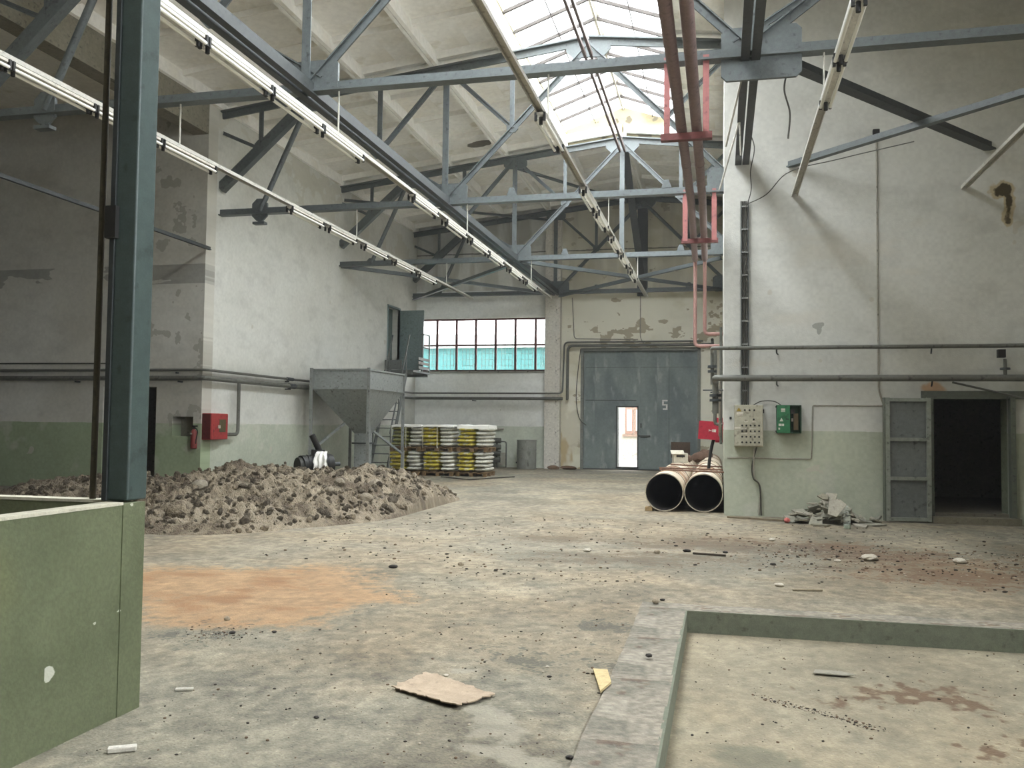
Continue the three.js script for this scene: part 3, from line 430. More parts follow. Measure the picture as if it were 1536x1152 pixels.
// ---------------------------------------------------------------- low green enclosure and its column
{ const p = new THREE.Group(); p.name = 'parapet'; scene.add(p); struct(p, 'low green painted enclosure wall with white top edge in the left foreground', 'low wall');
  const gm = std({ map: tex(1024, 512, (u, v, c) => { const x = u * 5, y = v * 1.1; c[0] = 96; c[1] = 102; c[2] = 76; mixc(c, [86, 92, 67], ss(0.4, 0.65, fbm(x * 1.6, y * 1.6, 5))); mixc(c, [101, 104, 70], 0.6 * ss(0.55, 0.75, fbm(x * 1.1 + 8, y * 1.4, 4))); mulc(c, 0.94 + 0.12 * vn(x * 90, y * 90)); const w = fbm(x * 7 + 30, y * 9, 3); if (w > 0.86) mixc(c, [205, 205, 192], 0.8); }), roughness: 0.75, bumpMap: fineBump, bumpScale: 0.001 }); gm.map.repeat.set(0.2, 0.9);
  mesh('side_wall', bx(-2.87, -2.78, 0, 1.0, -1.2, 3.9), gm, p); mesh('end_wall', bx(-6.5, -2.87, 0, 1.0, 3.82, 3.9), gm, p); mesh('corner_pier', bx(-2.95, -2.775, 0, 1.003, 3.74, 3.906), gm, p);
  const wm = painted(0xdcdac8, 0.85); mesh('top_edge', merge([bx(-2.872, -2.775, 0.998, 1.012, -1.2, 3.74)]), wm, p); mesh('top_edge', bx(-6.5, -2.95, 0.998, 1.012, 3.815, 3.905), wm, p); }
{ const c = thing('steel_column', 'tall blue-grey steel column standing on the green enclosure corner', 'column', null, W(0, 0, 0)); const m = painted(0x465655, 0.5);
  mesh('shaft', rbox(0.12, 7.4, 0.15, 0.012, -2.865, 1.01 + 3.7, -3.885), m, c); mesh('flange', bx(-2.945, -2.92, 1.01, 8.4, 3.80, 3.93), painted(0x33393a, 0.6), c); mesh('clamp', merge([bx(-2.96, -2.9, 2.3, 2.46, 3.78, 3.84)]), blackM, c); }
tag(mesh('standpipe', merge([rod(W(-3.04, 1.0, 3.86), W(-3.03, 8.2, 3.86), 0.016)]), painted(0x55503f, 0.7)), 'thin rusty upright pipe beside the blue-grey column', 'pipe');
tag(mesh('standpipe', merge([rod(W(-2.965, 1.0, 3.87), W(-2.965, 3.0, 3.87), 0.006)]), painted(0x4f4a40, 0.7)), 'very thin dark rod close behind the blue-grey column', 'pipe');

// ---------------------------------------------------------------- heating pipes on the walls
const clips = (pts, r, m, parent) => { for (const [a, b] of pts) mesh('pipe_clip', bar(a, b, 0.03, 0.03), m, parent); };
{ const t = thing('wall_pipe', 'thick grey heating pipe along the left walls below the plaster line', 'pipe', 'grey wall pipes');
  mesh('pipe_run', pipe([W(-17.3, 2.27, 15.86), W(-10.0, 2.27, 15.86), W(-10.0, 2.27, 28.4), W(-4.98, 2.27, 28.4)], 0.05, 0.12), pipeGrey, t);
  clips([[W(-13, 2.2, 15.86), W(-13, 2.2, 16.0)], [W(-10.6, 2.2, 15.86), W(-10.6, 2.2, 16.0)], [W(-10.0, 2.2, 19.5), W(-10.15, 2.2, 19.5)], [W(-8, 2.2, 28.4), W(-8, 2.2, 28.8)]], 0, steelDark, t);
  mesh('drop_pipe', pipe([W(-10.0, 2.27, 17.15), W(-10.0, 1.14, 17.15), W(-10.0, 1.14, 16.68)], 0.038, 0.12), pipeGrey, t);
  mesh('coupling', merge([rod(W(-10.0, 2.27, 19.4), W(-10.0, 2.27, 19.7), 0.062, 12)]), steelDark, t);
  const u = thing('wall_pipe', 'thinner grey pipe running just above the thick one on the left walls', 'pipe', 'grey wall pipes');
  mesh('pipe_run', pipe([W(-17.3, 2.44, 15.93), W(-10.05, 2.44, 15.93), W(-10.05, 2.44, 28.36), W(-4.98, 2.44, 28.36), W(-4.98, 4.12, 28.66), W(-0.55, 4.12, 28.66)], 0.028, 0.14), pipeGrey, u);
  clips([[W(-10.7, 2.38, 15.93), W(-10.7, 2.38, 16.0)], [W(-10.05, 2.38, 19.5), W(-10.15, 2.38, 19.5)]], 0, steelDark, u);
  mesh('coupling', merge([rod(W(-10.05, 2.44, 19.4), W(-10.05, 2.44, 19.7), 0.04, 12)]), steelDark, u);
  const v = thing('wall_pipe', 'grey pipe bending over the top of the big gate', 'pipe', 'grey wall pipes');
  mesh('pipe_run', pipe([W(-4.9, 2.27, 28.6), W(-4.86, 2.27, 28.6), W(-4.86, 4.0, 28.62), W(-0.25, 4.0, 28.62), W(-0.25, 4.0, 27)], 0.045, 0.18), pipeGrey, v);
  for (const [y, r, x0, lab] of [[2.66, 0.032, -0.14, 'thinner grey pipe crossing the right wall above the electrical boxes'], [2.18, 0.052, -0.09, 'thick grey pipe crossing the right wall just above the electrical boxes']]) {
    const q = thing('wall_pipe', lab, 'pipe', 'grey wall pipes'), dd = 14.56 - r;
    mesh('pipe_run', pipe([W(5.25, y, dd), W(x0, y, dd), W(x0, y, 15.2), W(x0, y - 0.55, 15.2)], r, 0.13, 12), pipeGrey, q);
    for (const x of [0.85, 3.1]) mesh('pipe_hook', pipe([W(x, y - r, dd), W(x, y - r - 0.05, dd + 0.02), W(x + 0.03, y - r - 0.06, 14.7)], 0.012, 0.03, 6), steelDark, q);
    mesh('flange', merge([rod(W(x0, y - 0.35, 15.2), W(x0, y - 0.31, 15.2), r + 0.045, 14), rod(W(x0, y - 0.27, 15.2), W(x0, y - 0.23, 15.2), r + 0.045, 14)]), steelDark, q);
  }
  const w = thing('valve_riser', 'cluster of risers with valves on the partition corner beside the gate', 'pipe');
  mesh('riser', pipe([W(-0.0, 3.2, 16.4), W(-0.0, 1.1, 16.4)], 0.025), pipeGrey, w); mesh('riser', pipe([W(-0.1, 2.75, 16.0), W(-0.1, 1.45, 16.0), W(0.03, 1.45, 16.0)], 0.03, 0.1), pipeGrey, w); mesh('riser', pipe([W(-0.02, 2.3, 15.8), W(-0.02, 1.6, 15.8), W(-0.02, 1.25, 15.9)], 0.022), painted(0x9a958a, 0.5), w);
  mesh('hand_wheel', merge([new THREE.TorusGeometry(0.07, 0.012, 6, 16).rotateX(Math.PI / 2).translate(-0.1, 2.0, -15.7), rod(W(-0.1, 2.0, 15.7), W(-0.1, 1.9, 15.75), 0.012, 6)].map(flat)), steelDark, w);
  mesh('cross_rod', merge([rod(W(-0.3, 2.03, 15.5), W(0.04, 2.03, 15.5), 0.01, 6)]), steelDark, w);
  const b = thing('steam_tap', 'small upright valve with black head on the thick right wall pipe', 'valve', null, W(4.1, 2.18, 14.5)); mesh('stem', rod(V(0, 0.04, 0), V(0, 0.28, 0), 0.025), pipeGrey, b); mesh('flange', rod(V(0, 0.12, 0), V(0, 0.15, 0), 0.07, 14), steelDark, b); mesh('head', box(0.1, 0.12, 0.1, -0.05, 0.36, 0), blackM, b);
  tag(mesh('slanting_pipe', pipe([W(3.4, 2.12, 14.6), W(4.35, 1.88, 14.55), W(5.2, 1.86, 14.55)], 0.016, 0.05, 8), pipeGrey), 'thin slanting pipe above the open steel door', 'pipe');
  tag(mesh('white_pipe', pipe([W(-9.9, 1.28, 28.7), W(-7.0, 1.28, 28.7)], 0.035), painted(0xd8d8d0, 0.5)), 'pale pipe on the end wall just above the stacked sacks', 'pipe');
}

// ---------------------------------------------------------------- conduits and cables
const conduitM = painted(0xb4b1a6, 0.6), cableM = painted(0x55544e, 0.7);
tag(mesh('conduit', pipe([W(2.37, 5.98, 14.688), W(2.37, 2.0, 14.688), W(2.44, 1.78, 14.688)], 0.014, 0.1, 8), conduitM), 'thin upright conduit down the middle of the right wall', 'conduit');
tag(mesh('junction_box', rbox(0.1, 0.1, 0.07, 0.01, 2.36, 6.03, -14.66), blackM), 'small black junction box at the top of the upright conduit', 'box');
tag(mesh('conduit', pipe([W(2.44, 1.76, 14.69), W(1.4, 1.76, 14.69), W(1.38, 0.92, 14.69), W(0.1, 0.92, 14.69)], 0.01, 0.03, 6), conduitM), 'thin conduit looping below the green box to the steel door', 'conduit');
tag(mesh('conduit', pipe([W(-12.17, 5.96, 15.987), W(-12.17, 2.58, 15.987), W(-17.2, 2.6, 15.987)], 0.014, 0.05, 6), cableM), 'dark conduit turning a corner on the grimy side bay wall', 'conduit');
tag(mesh('junction_box', rbox(0.1, 0.1, 0.07, 0.01, -12.15, 5.98, -15.95), blackM), 'small black junction box on the grimy side bay wall', 'box');
tag(mesh('conduit', pipe([W(-4.75, 5.6, 28.78), W(-4.68, 4.25, 28.78), W(-2.6, 4.2, 28.78)], 0.016, 0.12, 6), conduitM), 'thin conduit from the pillar top to above the gate', 'conduit');
tag(mesh('conduit', pipe([W(-2.53, 5.6, 28.78), W(-2.53, 4.25, 28.78), W(-2.4, 4.05, 28.78)], 0.014, 0.1, 6), conduitM), 'thin upright conduit above the middle of the gate', 'conduit');
tag(mesh('cable', cable([W(-4.45, 3.9, 28.7), W(-4.55, 3.0, 28.7), W(-4.58, 2.2, 28.7), W(-4.45, 1.6, 28.68), W(-4.25, 1.42, 28.68)], 0.014), cableM), 'loose cable hanging beside the left gate leaf', 'cable');
tag(mesh('cable', cable([W(0.75, 5.55, 10.54), W(0.71, 5.3, 10.54), W(0.77, 5.02, 10.54), W(0.75, 4.72, 10.54)], 0.011), cableM), 'loose black cable end hanging from the truss gusset', 'cable');
tag(mesh('cable', cable([W(0.42, 6.2, 14.6), W(0.52, 5.9, 14.6), W(0.46, 5.5, 14.6), W(0.47, 5.2, 14.62), W(0.38, 4.9, 14.64)], 0.009), cableM), 'thin black cable hanging above the cable ladder', 'cable');
tag(mesh('cable', cable([W(0.4, 4.98, 14.64), W(0.7, 5.12, 14.62), W(1.0, 5.42, 14.55), W(1.7, 5.42, 13.9), W(2.6, 5.38, 13.1)], 0.008), cableM), 'thin black cable drooping along the pale brace on the right', 'cable');
for (const [a, b, l] of [[W(0.25, 5.67, 11.0), W(0.06, 5.0, 11.6), 'upper thin rod dangling at the end of the right beam'], [W(0.25, 5.67, 12.6), W(-0.02, 4.78, 12.9), 'lower thin rod dangling at the end of the right beam'], [W(0.25, 5.67, 12.6), W(0.27, 5.2, 12.7), 'short thin rod dangling beside the right beam']]) tag(mesh('loose_rod', rod(a, b, 0.014, 6), railM), l, 'rod');
{ const l = thing('cable_ladder', 'dark upright cable ladder on the right wall above the grey box', 'cable tray', null, W(0.37, 1.74, 14.66));
  for (const x of [-0.055, 0.055]) mesh('side_rail', box(0.016, 3.3, 0.05, x, 1.65, 0), steelDark, l); mesh('cable', merge([0, 1, 2].map((k) => rod(V(-0.03 + k * 0.028, 0, -0.01), V(-0.03 + k * 0.026, 3.3, -0.01), 0.013, 6))), cableM, l);
  for (let k = 0; k < 9; k++) mesh('rung', box(0.1, 0.025, 0.02, 0, 0.25 + k * 0.37, 0.02), galv, l); }

// ---------------------------------------------------------------- electrical boxes
{ const e = thing('control_panel', 'pale grey electrical control cabinet with rows of black buttons', 'cabinet', null, W(0.425, 1.1, 14.7)), cm = painted(0xc3c1ae, 0.5);
  mesh('body', rbox(0.44, 0.66, 0.2, 0.008, 0, 0.33, 0.1), cm, e); const dr = mesh('door', rbox(0.43, 0.64, 0.02, 0.006, -0.002, 0.335, 0.21), cm, e);
  const kn = (x, y) => mesh('button', rod(V(x, y, 0.22), V(x, y, 0.24), 0.015, 10), blackM, dr);
  for (let r = 0; r < 4; r++) for (let k = 0; k < 5; k++) kn(-0.1 + k * 0.064, 0.07 + r * 0.088); for (let k = 0; k < 3; k++) kn(-0.06 + k * 0.072, 0.575); kn(0.075, 0.43);
  const lab = painted(0xe9e6d8, 0.6); mesh('label_plate', box(0.1, 0.035, 0.004, -0.135, 0.525, 0.222), lab, dr); mesh('label_plate', box(0.09, 0.012, 0.004, -0.13, 0.495, 0.222), lab, dr); mesh('label_plate', box(0.055, 0.012, 0.004, -0.04, 0.395, 0.222), lab, dr); mesh('label_plate', box(0.055, 0.012, 0.004, 0.08, 0.395, 0.222), lab, dr);
  for (const y of [0.29, 0.205]) for (const x of [-0.07, 0.06]) mesh('label_plate', box(0.09, 0.01, 0.004, x, y, 0.222), lab, dr);
  tag(mesh('warning_triangle', plate([[-0.042, 0], [0.042, 0], [0, 0.062]], 0.004).translate(-0.15, 0.555, 0.222), painted(0xb39a3f, 0.6), dr), 'faded yellow warning triangle'); mesh('lock', box(0.09, 0.022, 0.01, -0.17, 0.295, 0.222), lab, dr);
  mesh('hinge', box(0.02, 0.06, 0.03, 0.225, 0.56, 0.19), blackM, e); 
  const cc = thing('panel_cable', 'bundle of grey cables hanging from the control cabinet to the floor', 'cable'); mesh('cable_strand', cable([W(0.52, 1.1, 14.6), W(0.5, 0.85, 14.62), W(0.52, 0.62, 14.64), W(0.6, 0.48, 14.66), W(0.58, 0.02, 14.66)], 0.013), conduitM, cc); mesh('cable_strand', cable([W(0.55, 1.1, 14.6), W(0.48, 0.8, 14.62), W(0.5, 0.6, 14.6), W(0.58, 0.52, 14.62), W(0.62, 0.02, 14.65)], 0.011), cableM, cc);
  tag(mesh('cable', cable([W(0.5, 1.76, 14.62), W(0.62, 1.82, 14.64), W(0.82, 1.82, 14.64), W(0.92, 1.76, 14.6)], 0.008), cableM), 'short cable looping from the grey cabinet to the green box', 'cable');
  tag(mesh('wall_socket', rbox(0.035, 0.04, 0.02, 0.004, 0.15, 1.55, -14.69), blackM), 'tiny black wall fitting left of the grey cabinet', 'socket'); }
{ const e = thing('switch_box', 'green electrical switch box, its right half open and dark', 'cabinet', null, W(1.035, 1.32, 14.7)), gm = painted(0x2f7d52, 0.5);
  mesh('body', merge([box(0.37, 0.44, 0.02, 0, 0.22, 0.01), box(0.37, 0.015, 0.16, 0, 0.0075, 0.09), box(0.37, 0.015, 0.16, 0, 0.4325, 0.09), box(0.015, 0.44, 0.16, 0.1775, 0.22, 0.09), box(0.015, 0.44, 0.16, -0.1775, 0.22, 0.09)]), painted(0x234a30, 0.6), e);
  const d = mesh('door', rbox(0.2, 0.435, 0.02, 0.005, -0.085, 0.22, 0.175), gm, e), wl = painted(0xe4e6da, 0.6);
  mesh('label_plate', box(0.06, 0.035, 0.003, -0.09, 0.37, 0.187), wl, d); mesh('label_plate', box(0.06, 0.012, 0.003, -0.09, 0.338, 0.187), wl, d); mesh('warning_triangle', plate([[-0.028, 0], [0.028, 0], [0, 0.055]], 0.003).translate(-0.115, 0.185, 0.187), wl, d); mesh('label_plate', box(0.045, 0.035, 0.003, -0.135, 0.13, 0.187), wl, d); mesh('label_plate', box(0.03, 0.035, 0.003, -0.092, 0.13, 0.187), wl, d); mesh('label_plate', box(0.025, 0.03, 0.003, -0.15, 0.07, 0.187), wl, d); mesh('handle', box(0.05, 0.015, 0.02, -0.03, 0.22, 0.19), blackM, d);
  mesh('breaker', box(0.06, 0.07, 0.06, 0.06, 0.34, 0.06), painted(0x55584f, 0.6), e); mesh('breaker', box(0.03, 0.05, 0.06, 0.05, 0.21, 0.1), painted(0xb9b7a9, 0.6), e); mesh('back_board', box(0.07, 0.26, 0.04, 0.11, 0.18, 0.05), painted(0x7a6a4d, 0.7), e);
  mesh('hinge', box(0.03, 0.02, 0.03, -0.19, 0.41, 0.16), blackM, e); mesh('hinge', box(0.03, 0.02, 0.03, -0.19, 0.03, 0.16), blackM, e); }

// ---------------------------------------------------------------- steel door of the side room
{ const D = new THREE.Group(); D.name = 'door_2'; scene.add(D); struct(D, 'grey-green steel door standing open beside a dark doorway', 'door');
  const dm = painted(0x9aa198, 0.55), dk = painted(0x6d7469, 0.6); mesh('door_frame', merge([bx(3.05, 3.14, 0, 1.9, 14.62, 14.75), bx(4.2, 4.27, 0, 1.9, 14.62, 14.75)]), dk, D); mesh('lintel_plate', bx(2.98, 4.6, 1.87, 1.99, 14.66, 14.72), dk, D);
  mesh('threshold', bx(3.1, 4.3, 0, 0.1, 14.5, 14.72), painted(0x85806f, 0.9), D); mesh('raised_floor', bx(3.1, 5.2, 0.0, 0.13, 14.95, 18.4), painted(0x8b8678, 0.95), D); mesh('jamb_wall', bx(4.25, 4.6, 0, 1.88, 14.98, 15.3), painted(0x98a38a, 0.8), D);
  const leaf = new THREE.Group(); leaf.name = 'leaf'; D.add(leaf); leaf.position.set(3.08, 0.02, -14.55); leaf.rotation.y = R(8); const w = 0.66, h = 1.86;
  const panel = (y0, y1) => mesh('panel', box(w - 0.1, y1 - y0, 0.012, -w / 2, (y0 + y1) / 2, -0.04), painted(0x7d8383, 0.5), leaf);
  panel(0.05, 0.62); panel(0.66, 1.21); panel(1.25, 1.81);
  mesh('stile', box(0.06, h, 0.045, -0.03, h / 2, 0), dm, leaf); mesh('stile', box(0.06, h, 0.045, -w + 0.03, h / 2, 0), dm, leaf); for (const y of [0.03, 0.64, 1.23, h - 0.03]) mesh('rail', box(w - 0.11, 0.05, 0.04, -w / 2, y, 0), dm, leaf); mesh('edge_plate', box(0.02, h, 0.09, -w - 0.008, h / 2, -0.03), dk, leaf); }

// ---------------------------------------------------------------- fire cabinets
{ const c = thing('hydrant_cabinet', 'red fire hydrant cabinet with a small window on the left wall', 'cabinet', null, W(-10.15, 1.04, 16.34)), rm = painted(0xb0393a, 0.5);
  mesh('body', rbox(0.2, 0.53, 0.62, 0.008, 0.1, 0.265, 0), rm, c); const d = mesh('door', rbox(0.015, 0.51, 0.6, 0.004, 0.207, 0.265, 0), rm, c); mesh('window_pane', box(0.006, 0.26, 0.24, 0.214, 0.28, -0.1), painted(0x55502c, 0.4), d); mesh('seal_label', box(0.006, 0.06, 0.08, 0.219, 0.26, 0.03), painted(0xe3dfd0, 0.6), d); mesh('side_plate', box(0.19, 0.5, 0.006, 0.1, 0.265, 0.312), painted(0x6a2a26, 0.6), c); 
  const f = thing('fire_extinguisher', 'red fire extinguisher hanging at the corner by the niche', 'extinguisher', null, W(-10.24, 0.86, 15.9)); mesh('bottle', new THREE.LatheGeometry([[0, 0], [0.06, 0], [0.066, 0.02], [0.066, 0.3], [0.05, 0.36], [0.02, 0.39], [0, 0.39]].map(([x, y]) => new THREE.Vector2(x, y)), 16), painted(0x8e3b36, 0.5), f); mesh('valve', merge([rod(V(0, 0.38, 0), V(0, 0.45, 0), 0.02), box(0.1, 0.025, 0.03, 0.02, 0.45, 0)]), blackM, f); mesh('hose', cable([V(0.02, 0.42, 0), V(0.09, 0.36, 0.02), V(0.08, 0.2, 0.04), V(0.07, 0.1, 0.04)], 0.01), rubberM, f); mesh('label_patch', box(0.04, 0.03, 0.012, -0.02, 0.3, 0.063), whiteM, f);
  const b = thing('hydrant_cabinet', 'crimson hydrant cabinet with its door swung open by the gate', 'cabinet', null, W(0.035, 1.1, 17.0)), cm = painted(0xc02c44, 0.5); mesh('body', rbox(0.138, 0.46, 0.5, 0.008, -0.07, 0.25, -0.25), cm, b);
  const dd = mesh('door', box(0.44, 0.34, 0.02, 0, 0, 0), cm, b); dd.position.set(-0.22, 0.24, 0.03); dd.rotation.set(0, R(4), R(-4)); const wl = painted(0xf0eee6, 0.6); mesh('marking', merge([box(0.012, 0.04, 0.004, -0.03, 0, 0.012), box(0.05, 0.012, 0.004, -0.01, 0, 0.012), box(0.012, 0.05, 0.004, 0.03, 0, 0.012), box(0.05, 0.05, 0.004, 0.07, 0, 0.012)]), wl, dd);
  mesh('hose', cable([V(-0.16, 0.1, -0.05), V(-0.2, -0.05, -0.05), V(-0.24, -0.3, 0), V(-0.26, -0.5, 0)], 0.03), rubberM, b); }

// ---------------------------------------------------------------- upper door, landing and steep steps
{ const D = new THREE.Group(); D.name = 'door_3'; scene.add(D); struct(D, 'blue-grey upper door standing open above the hopper', 'door'); const m = painted(0x90a5a8, 0.55);
  mesh('leaf', bx(-10.15, -9.33, 3.14, 5.07, 27.2, 27.25), m, D); mesh('door_frame', merge([bx(-10.22, -10.13, 3.06, 5.12, 26.1, 26.16), bx(-10.22, -10.13, 3.06, 5.12, 27.2, 27.26), bx(-10.22, -10.13, 5.08, 5.14, 26.1, 27.26)]), m, D); mesh('inner_leaf', bx(-10.46, -10.4, 3.06, 5.1, 26.15, 27.2), painted(0x6c8080, 0.6), D);
  const p = thing('landing', 'steel landing with railing and toe boards under the upper door', 'platform', null, W(-10.15, 3.06, 26.7)), sm = painted(0x7d8383, 0.6);
  mesh('deck', box(0.95, 0.06, 1.6, 0.475, -0.03, 0), sm, p); for (const z of [-0.75, 0.75]) mesh('bracket', box(0.9, 0.08, 0.06, 0.45, -0.1, z), sm, p);
  for (const z of [-0.78, -0.1]) mesh('post', box(0.035, 1.2, 0.035, 0.93, 0.6, z), sm, p); for (const y of [0.78, 1.2]) mesh('handrail', box(0.035, 0.035, 0.72, 0.93, y, -0.44), sm, p);
  for (const [y, c] of [[0.12, 0xa4a8a6], [0.26, 0xb6b4ae], [0.39, 0x9ea2a0]]) mesh('toe_board', box(0.02, 0.09, 1.1, 0.94, y, -0.25), painted(c, 0.7), p); mesh('toe_board', box(0.55, 0.3, 0.02, 0.3, 0.16, 0.79), sm, p);
  const s = thing('steep_stairs', 'steep narrow metal stairs behind the hopper up to the landing', 'stairs'), a = (x, t, up) => W(x, t * 3.0 + up, 24.35 + t * 1.55);
  for (const x of [-9.95, -9.4]) { mesh('stringer', bar(a(x, 0, 0), a(x, 1, 0.06), 0.03, 0.16), sm, s); mesh('handrail', bar(a(x, 0.12, 0.75), a(x, 1.12, 0.8), 0.035, 0.035), sm, s); for (const t of [0.15, 0.55, 0.95]) mesh('baluster', bar(a(x, t, 0), a(x, t, 0.78), 0.025, 0.025), sm, s); }
  for (let k = 1; k < 12; k++) { const q = a(-9.675, k / 12, 0.02); mesh('tread', box(0.54, 0.025, 0.16, q.x, q.y, q.z), sm, s); } }

// ---------------------------------------------------------------- steel hopper on legs
{ const x0 = -9.72, x1 = -8.23, d0 = 20.05, d1 = 22.45, yt = 2.7, ym = 2.24, yb = 1.15, h = thing('hopper', 'grey steel feed hopper on four legs behind the soil heap', 'hopper'), hm = std({ color: 0xaab2b3, map: wearTex, roughness: 0.5, metalness: 0.1 });
  const sheet = (a, b, c, d, n) => { const g = new THREE.BufferGeometry(); g.setAttribute('position', new THREE.Float32BufferAttribute([...a.toArray(), ...b.toArray(), ...c.toArray(), ...a.toArray(), ...c.toArray(), ...d.toArray()], 3)); g.computeVertexNormals(); const nn = V().fromBufferAttribute(g.attributes.normal, 0).multiplyScalar(0.008), g2 = g.clone(), p = g2.attributes.position; for (let i = 0; i < 6; i++) p.setXYZ(i, p.getX(i) - nn.x, p.getY(i) - nn.y, p.getZ(i) - nn.z); for (const q of [g, g2]) q.setAttribute('uv', new THREE.BufferAttribute(new Float32Array(12), 2)); return mesh(n, metric(merge([g, g2])), hm, h); };
  const C = (x, y, d) => W(x, y, d), cx = -8.88, cd = 21.3, o = 0.17;
  for (const [a, b] of [[[x0, d0], [x1, d0]], [[x1, d0], [x1, d1]], [[x1, d1], [x0, d1]], [[x0, d1], [x0, d0]]]) {
    sheet(C(a[0], ym, a[1]), C(b[0], ym, b[1]), C(b[0], yt, b[1]), C(a[0], yt, a[1]), 'skirt_panel');
    const q = ([x, d]) => [cx + (x < cx ? -o : o), cd + (d < cd ? -o : o)], A = q(a), B = q(b); sheet(C(A[0], yb, A[1]), C(B[0], yb, B[1]), C(b[0], ym, b[1]), C(a[0], ym, a[1]), 'cone_panel');
    mesh('rim', bar(C(a[0], yt, a[1]), C(b[0], yt, b[1]), 0.06, 0.04), hm, h); mesh('belt', bar(C(a[0], ym, a[1]), C(b[0], ym, b[1]), 0.03, 0.03), hm, h);
  }
  for (const [x, d] of [[x0, d0], [x1, d0], [x1, d1], [x0, d1]]) mesh('leg', tee(C(x, 0, d), C(x, yt + 0.04, d), 0.08, 0.07, 0.02), painted(0x9ea4a4, 0.5), h);
  mesh('chute', box(0.34, 0.9, 0.34, cx, 0.75, -cd), hm, h); mesh('slide_gate', box(0.42, 0.04, 0.46, cx, 0.9, -cd), steelDark, h); mesh('bracket', plate([[0, 0], [0.12, 0], [0.05, 0.45], [0, 0.5]], 0.03).translate(-8.62, 1.1, -20.9), hm, h);
  mesh('brace', bar(C(x0, 0.75, d0 + 0.1), C(cx - 0.3, 1.45, cd - 0.35), 0.07, 0.05), hm, h); mesh('brace', bar(C(x1, 0.6, d1), C(cx + 0.2, 1.2, cd + 0.2), 0.05, 0.05), hm, h);
}

// ---------------------------------------------------------------- pallets of sacks
const sackTex = (bg, pr, k) => tex(256, 256, (u, v, c) => { c[0] = bg[0]; c[1] = bg[1]; c[2] = bg[2]; if (pr && fbm(u * 6 + k, v * 3, 3) > 0.38) mixc(c, pr, 0.9); mulc(c, 0.86 + 0.2 * fbm(u * 9 + k, v * 9, 4)); if (vn(u * 40 + k, v * 5) > 0.86) mulc(c, 0.7); });
const yellowS = [0, 7].map((k) => std({ map: sackTex([206, 202, 176], [203, 186, 62], k), roughness: 0.75 })), whiteS = [3, 5].map((k) => std({ map: sackTex([214, 212, 200], null, k), roughness: 0.7 })), oliveS = std({ map: sackTex([170, 168, 130], [150, 150, 84], 9), roughness: 0.75 });
function sackGeo(w, h, d, k) {
  const g = new THREE.BoxGeometry(w, h, d, 14, 4, 14), p = g.attributes.position;
  for (let i = 0; i < p.count; i++) {
    let x = p.getX(i) / (w / 2), y = p.getY(i) / (h / 2), z = p.getZ(i) / (d / 2); const e = Math.max(Math.abs(x), Math.abs(z)), fat = Math.sqrt(Math.max(0.03, 1 - Math.pow(e, 5))), cr = 1 - 0.12 * Math.abs(x * z);
    const n = fbm(x * 2.6 + k * 7 + 20, z * 2.6 + y + 20, 4) - 0.5;
    p.setXYZ(i, x * cr * w / 2 * (1 + 0.06 * n), y * h / 2 * fat + n * 0.022, z * cr * d / 2 * (1 + 0.06 * n));
  }
  g.computeVertexNormals(); return g;
}
const sackY = [0, 1, 2].map((k) => sackGeo(0.48, 0.1, 0.92, k)), sackW = [3, 4, 5].map((k) => sackGeo(0.36, 0.1, 0.92, k)), palletM = painted(0x8d7350, 0.85), strapM = painted(0xd5d3c2, 0.6);
const ROW = ['lowest', 'second lowest', 'middle', 'second highest', 'topmost'];
const spots = [['by the hopper leg', -8.86, 23.0, 0.05, 0.04], ['in the middle', -7.92, 23.1, 0.02, -0.03], ['nearest the metal drum', -7.0, 23.2, -0.02, 0.02]];
const palletG = [0, 0.24, 0.48, 0.72].map((x) => box(0.12, 0.025, 0.94, 0.08 + x, 0.11, -0.47)), blockG = [];
for (const z of [0.06, 0.45, 0.84]) blockG.push(box(0.88, 0.02, 0.1, 0.44, 0.088, -z - 0.02), ...[0.06, 0.44, 0.82].map((x) => box(0.1, 0.078, 0.1, x, 0.039, -z - 0.02)));
for (const [where, x, d, turn, lean] of spots) for (let lv = 0; lv < 2; lv++) {
  const y0 = lv * 0.665, base = W(x + lv * lean, y0, d), lvn = lv ? 'upper' : 'lower', at = (lx, ly, lz) => V(base.x + lx * Math.cos(turn) + lz * Math.sin(turn), y0 + ly, base.z - lx * Math.sin(turn) + lz * Math.cos(turn));
  const pl = thing('pallet', `wooden pallet under the ${lvn} sacks of the stack ${where}`, 'pallet', 'wooden pallets', base); pl.rotation.y = turn; palletG.forEach((g) => mesh('deck_board', g, palletM, pl)); blockG.forEach((g, i) => mesh(i % 4 ? 'block' : 'stringer_board', g, palletM, pl));
  if (x < -7.1 && !(lv === 0 && x > -8)) for (const sx of [0.06, 0.47]) mesh('strap', merge([box(0.024, 0.58, 0.006, sx, 0.39, 0.035), box(0.024, 0.03, 0.04, sx, 0.105, 0.016)]), strapM, pl);
  for (let L = 0; L < 5; L++) for (let k = 0; k < 2; k++) {
    const yel = k === 0, mat = yel ? (x < -8.5 ? (lv ? oliveS : yellowS[1]) : yellowS[L % 2]) : whiteS[(L + lv) % 2];
    const s = tag(mesh('sack', (yel ? sackY : sackW)[(L + lv) % 3], mat), yel ? `${ROW[L]} yellow printed sack on the ${lvn} pallet ${where}` : `${ROW[L]} white sack on the ${lvn} pallet ${where}`, 'sack', `${yel ? 'yellow' : 'white'} sacks on the ${lvn} pallet ${where}`);
    s.position.copy(at((yel ? 0.25 : 0.69) + 0.05 * (rnd() - 0.5) + (lv ? L * lean * 0.4 : 0), 0.135 + 0.055 + L * 0.104, -0.46 + 0.06 * (rnd() - 0.5))); s.rotation.y = turn + 0.12 * (rnd() - 0.5); if (rnd() > 0.5) s.rotation.z = Math.PI;
  }
}
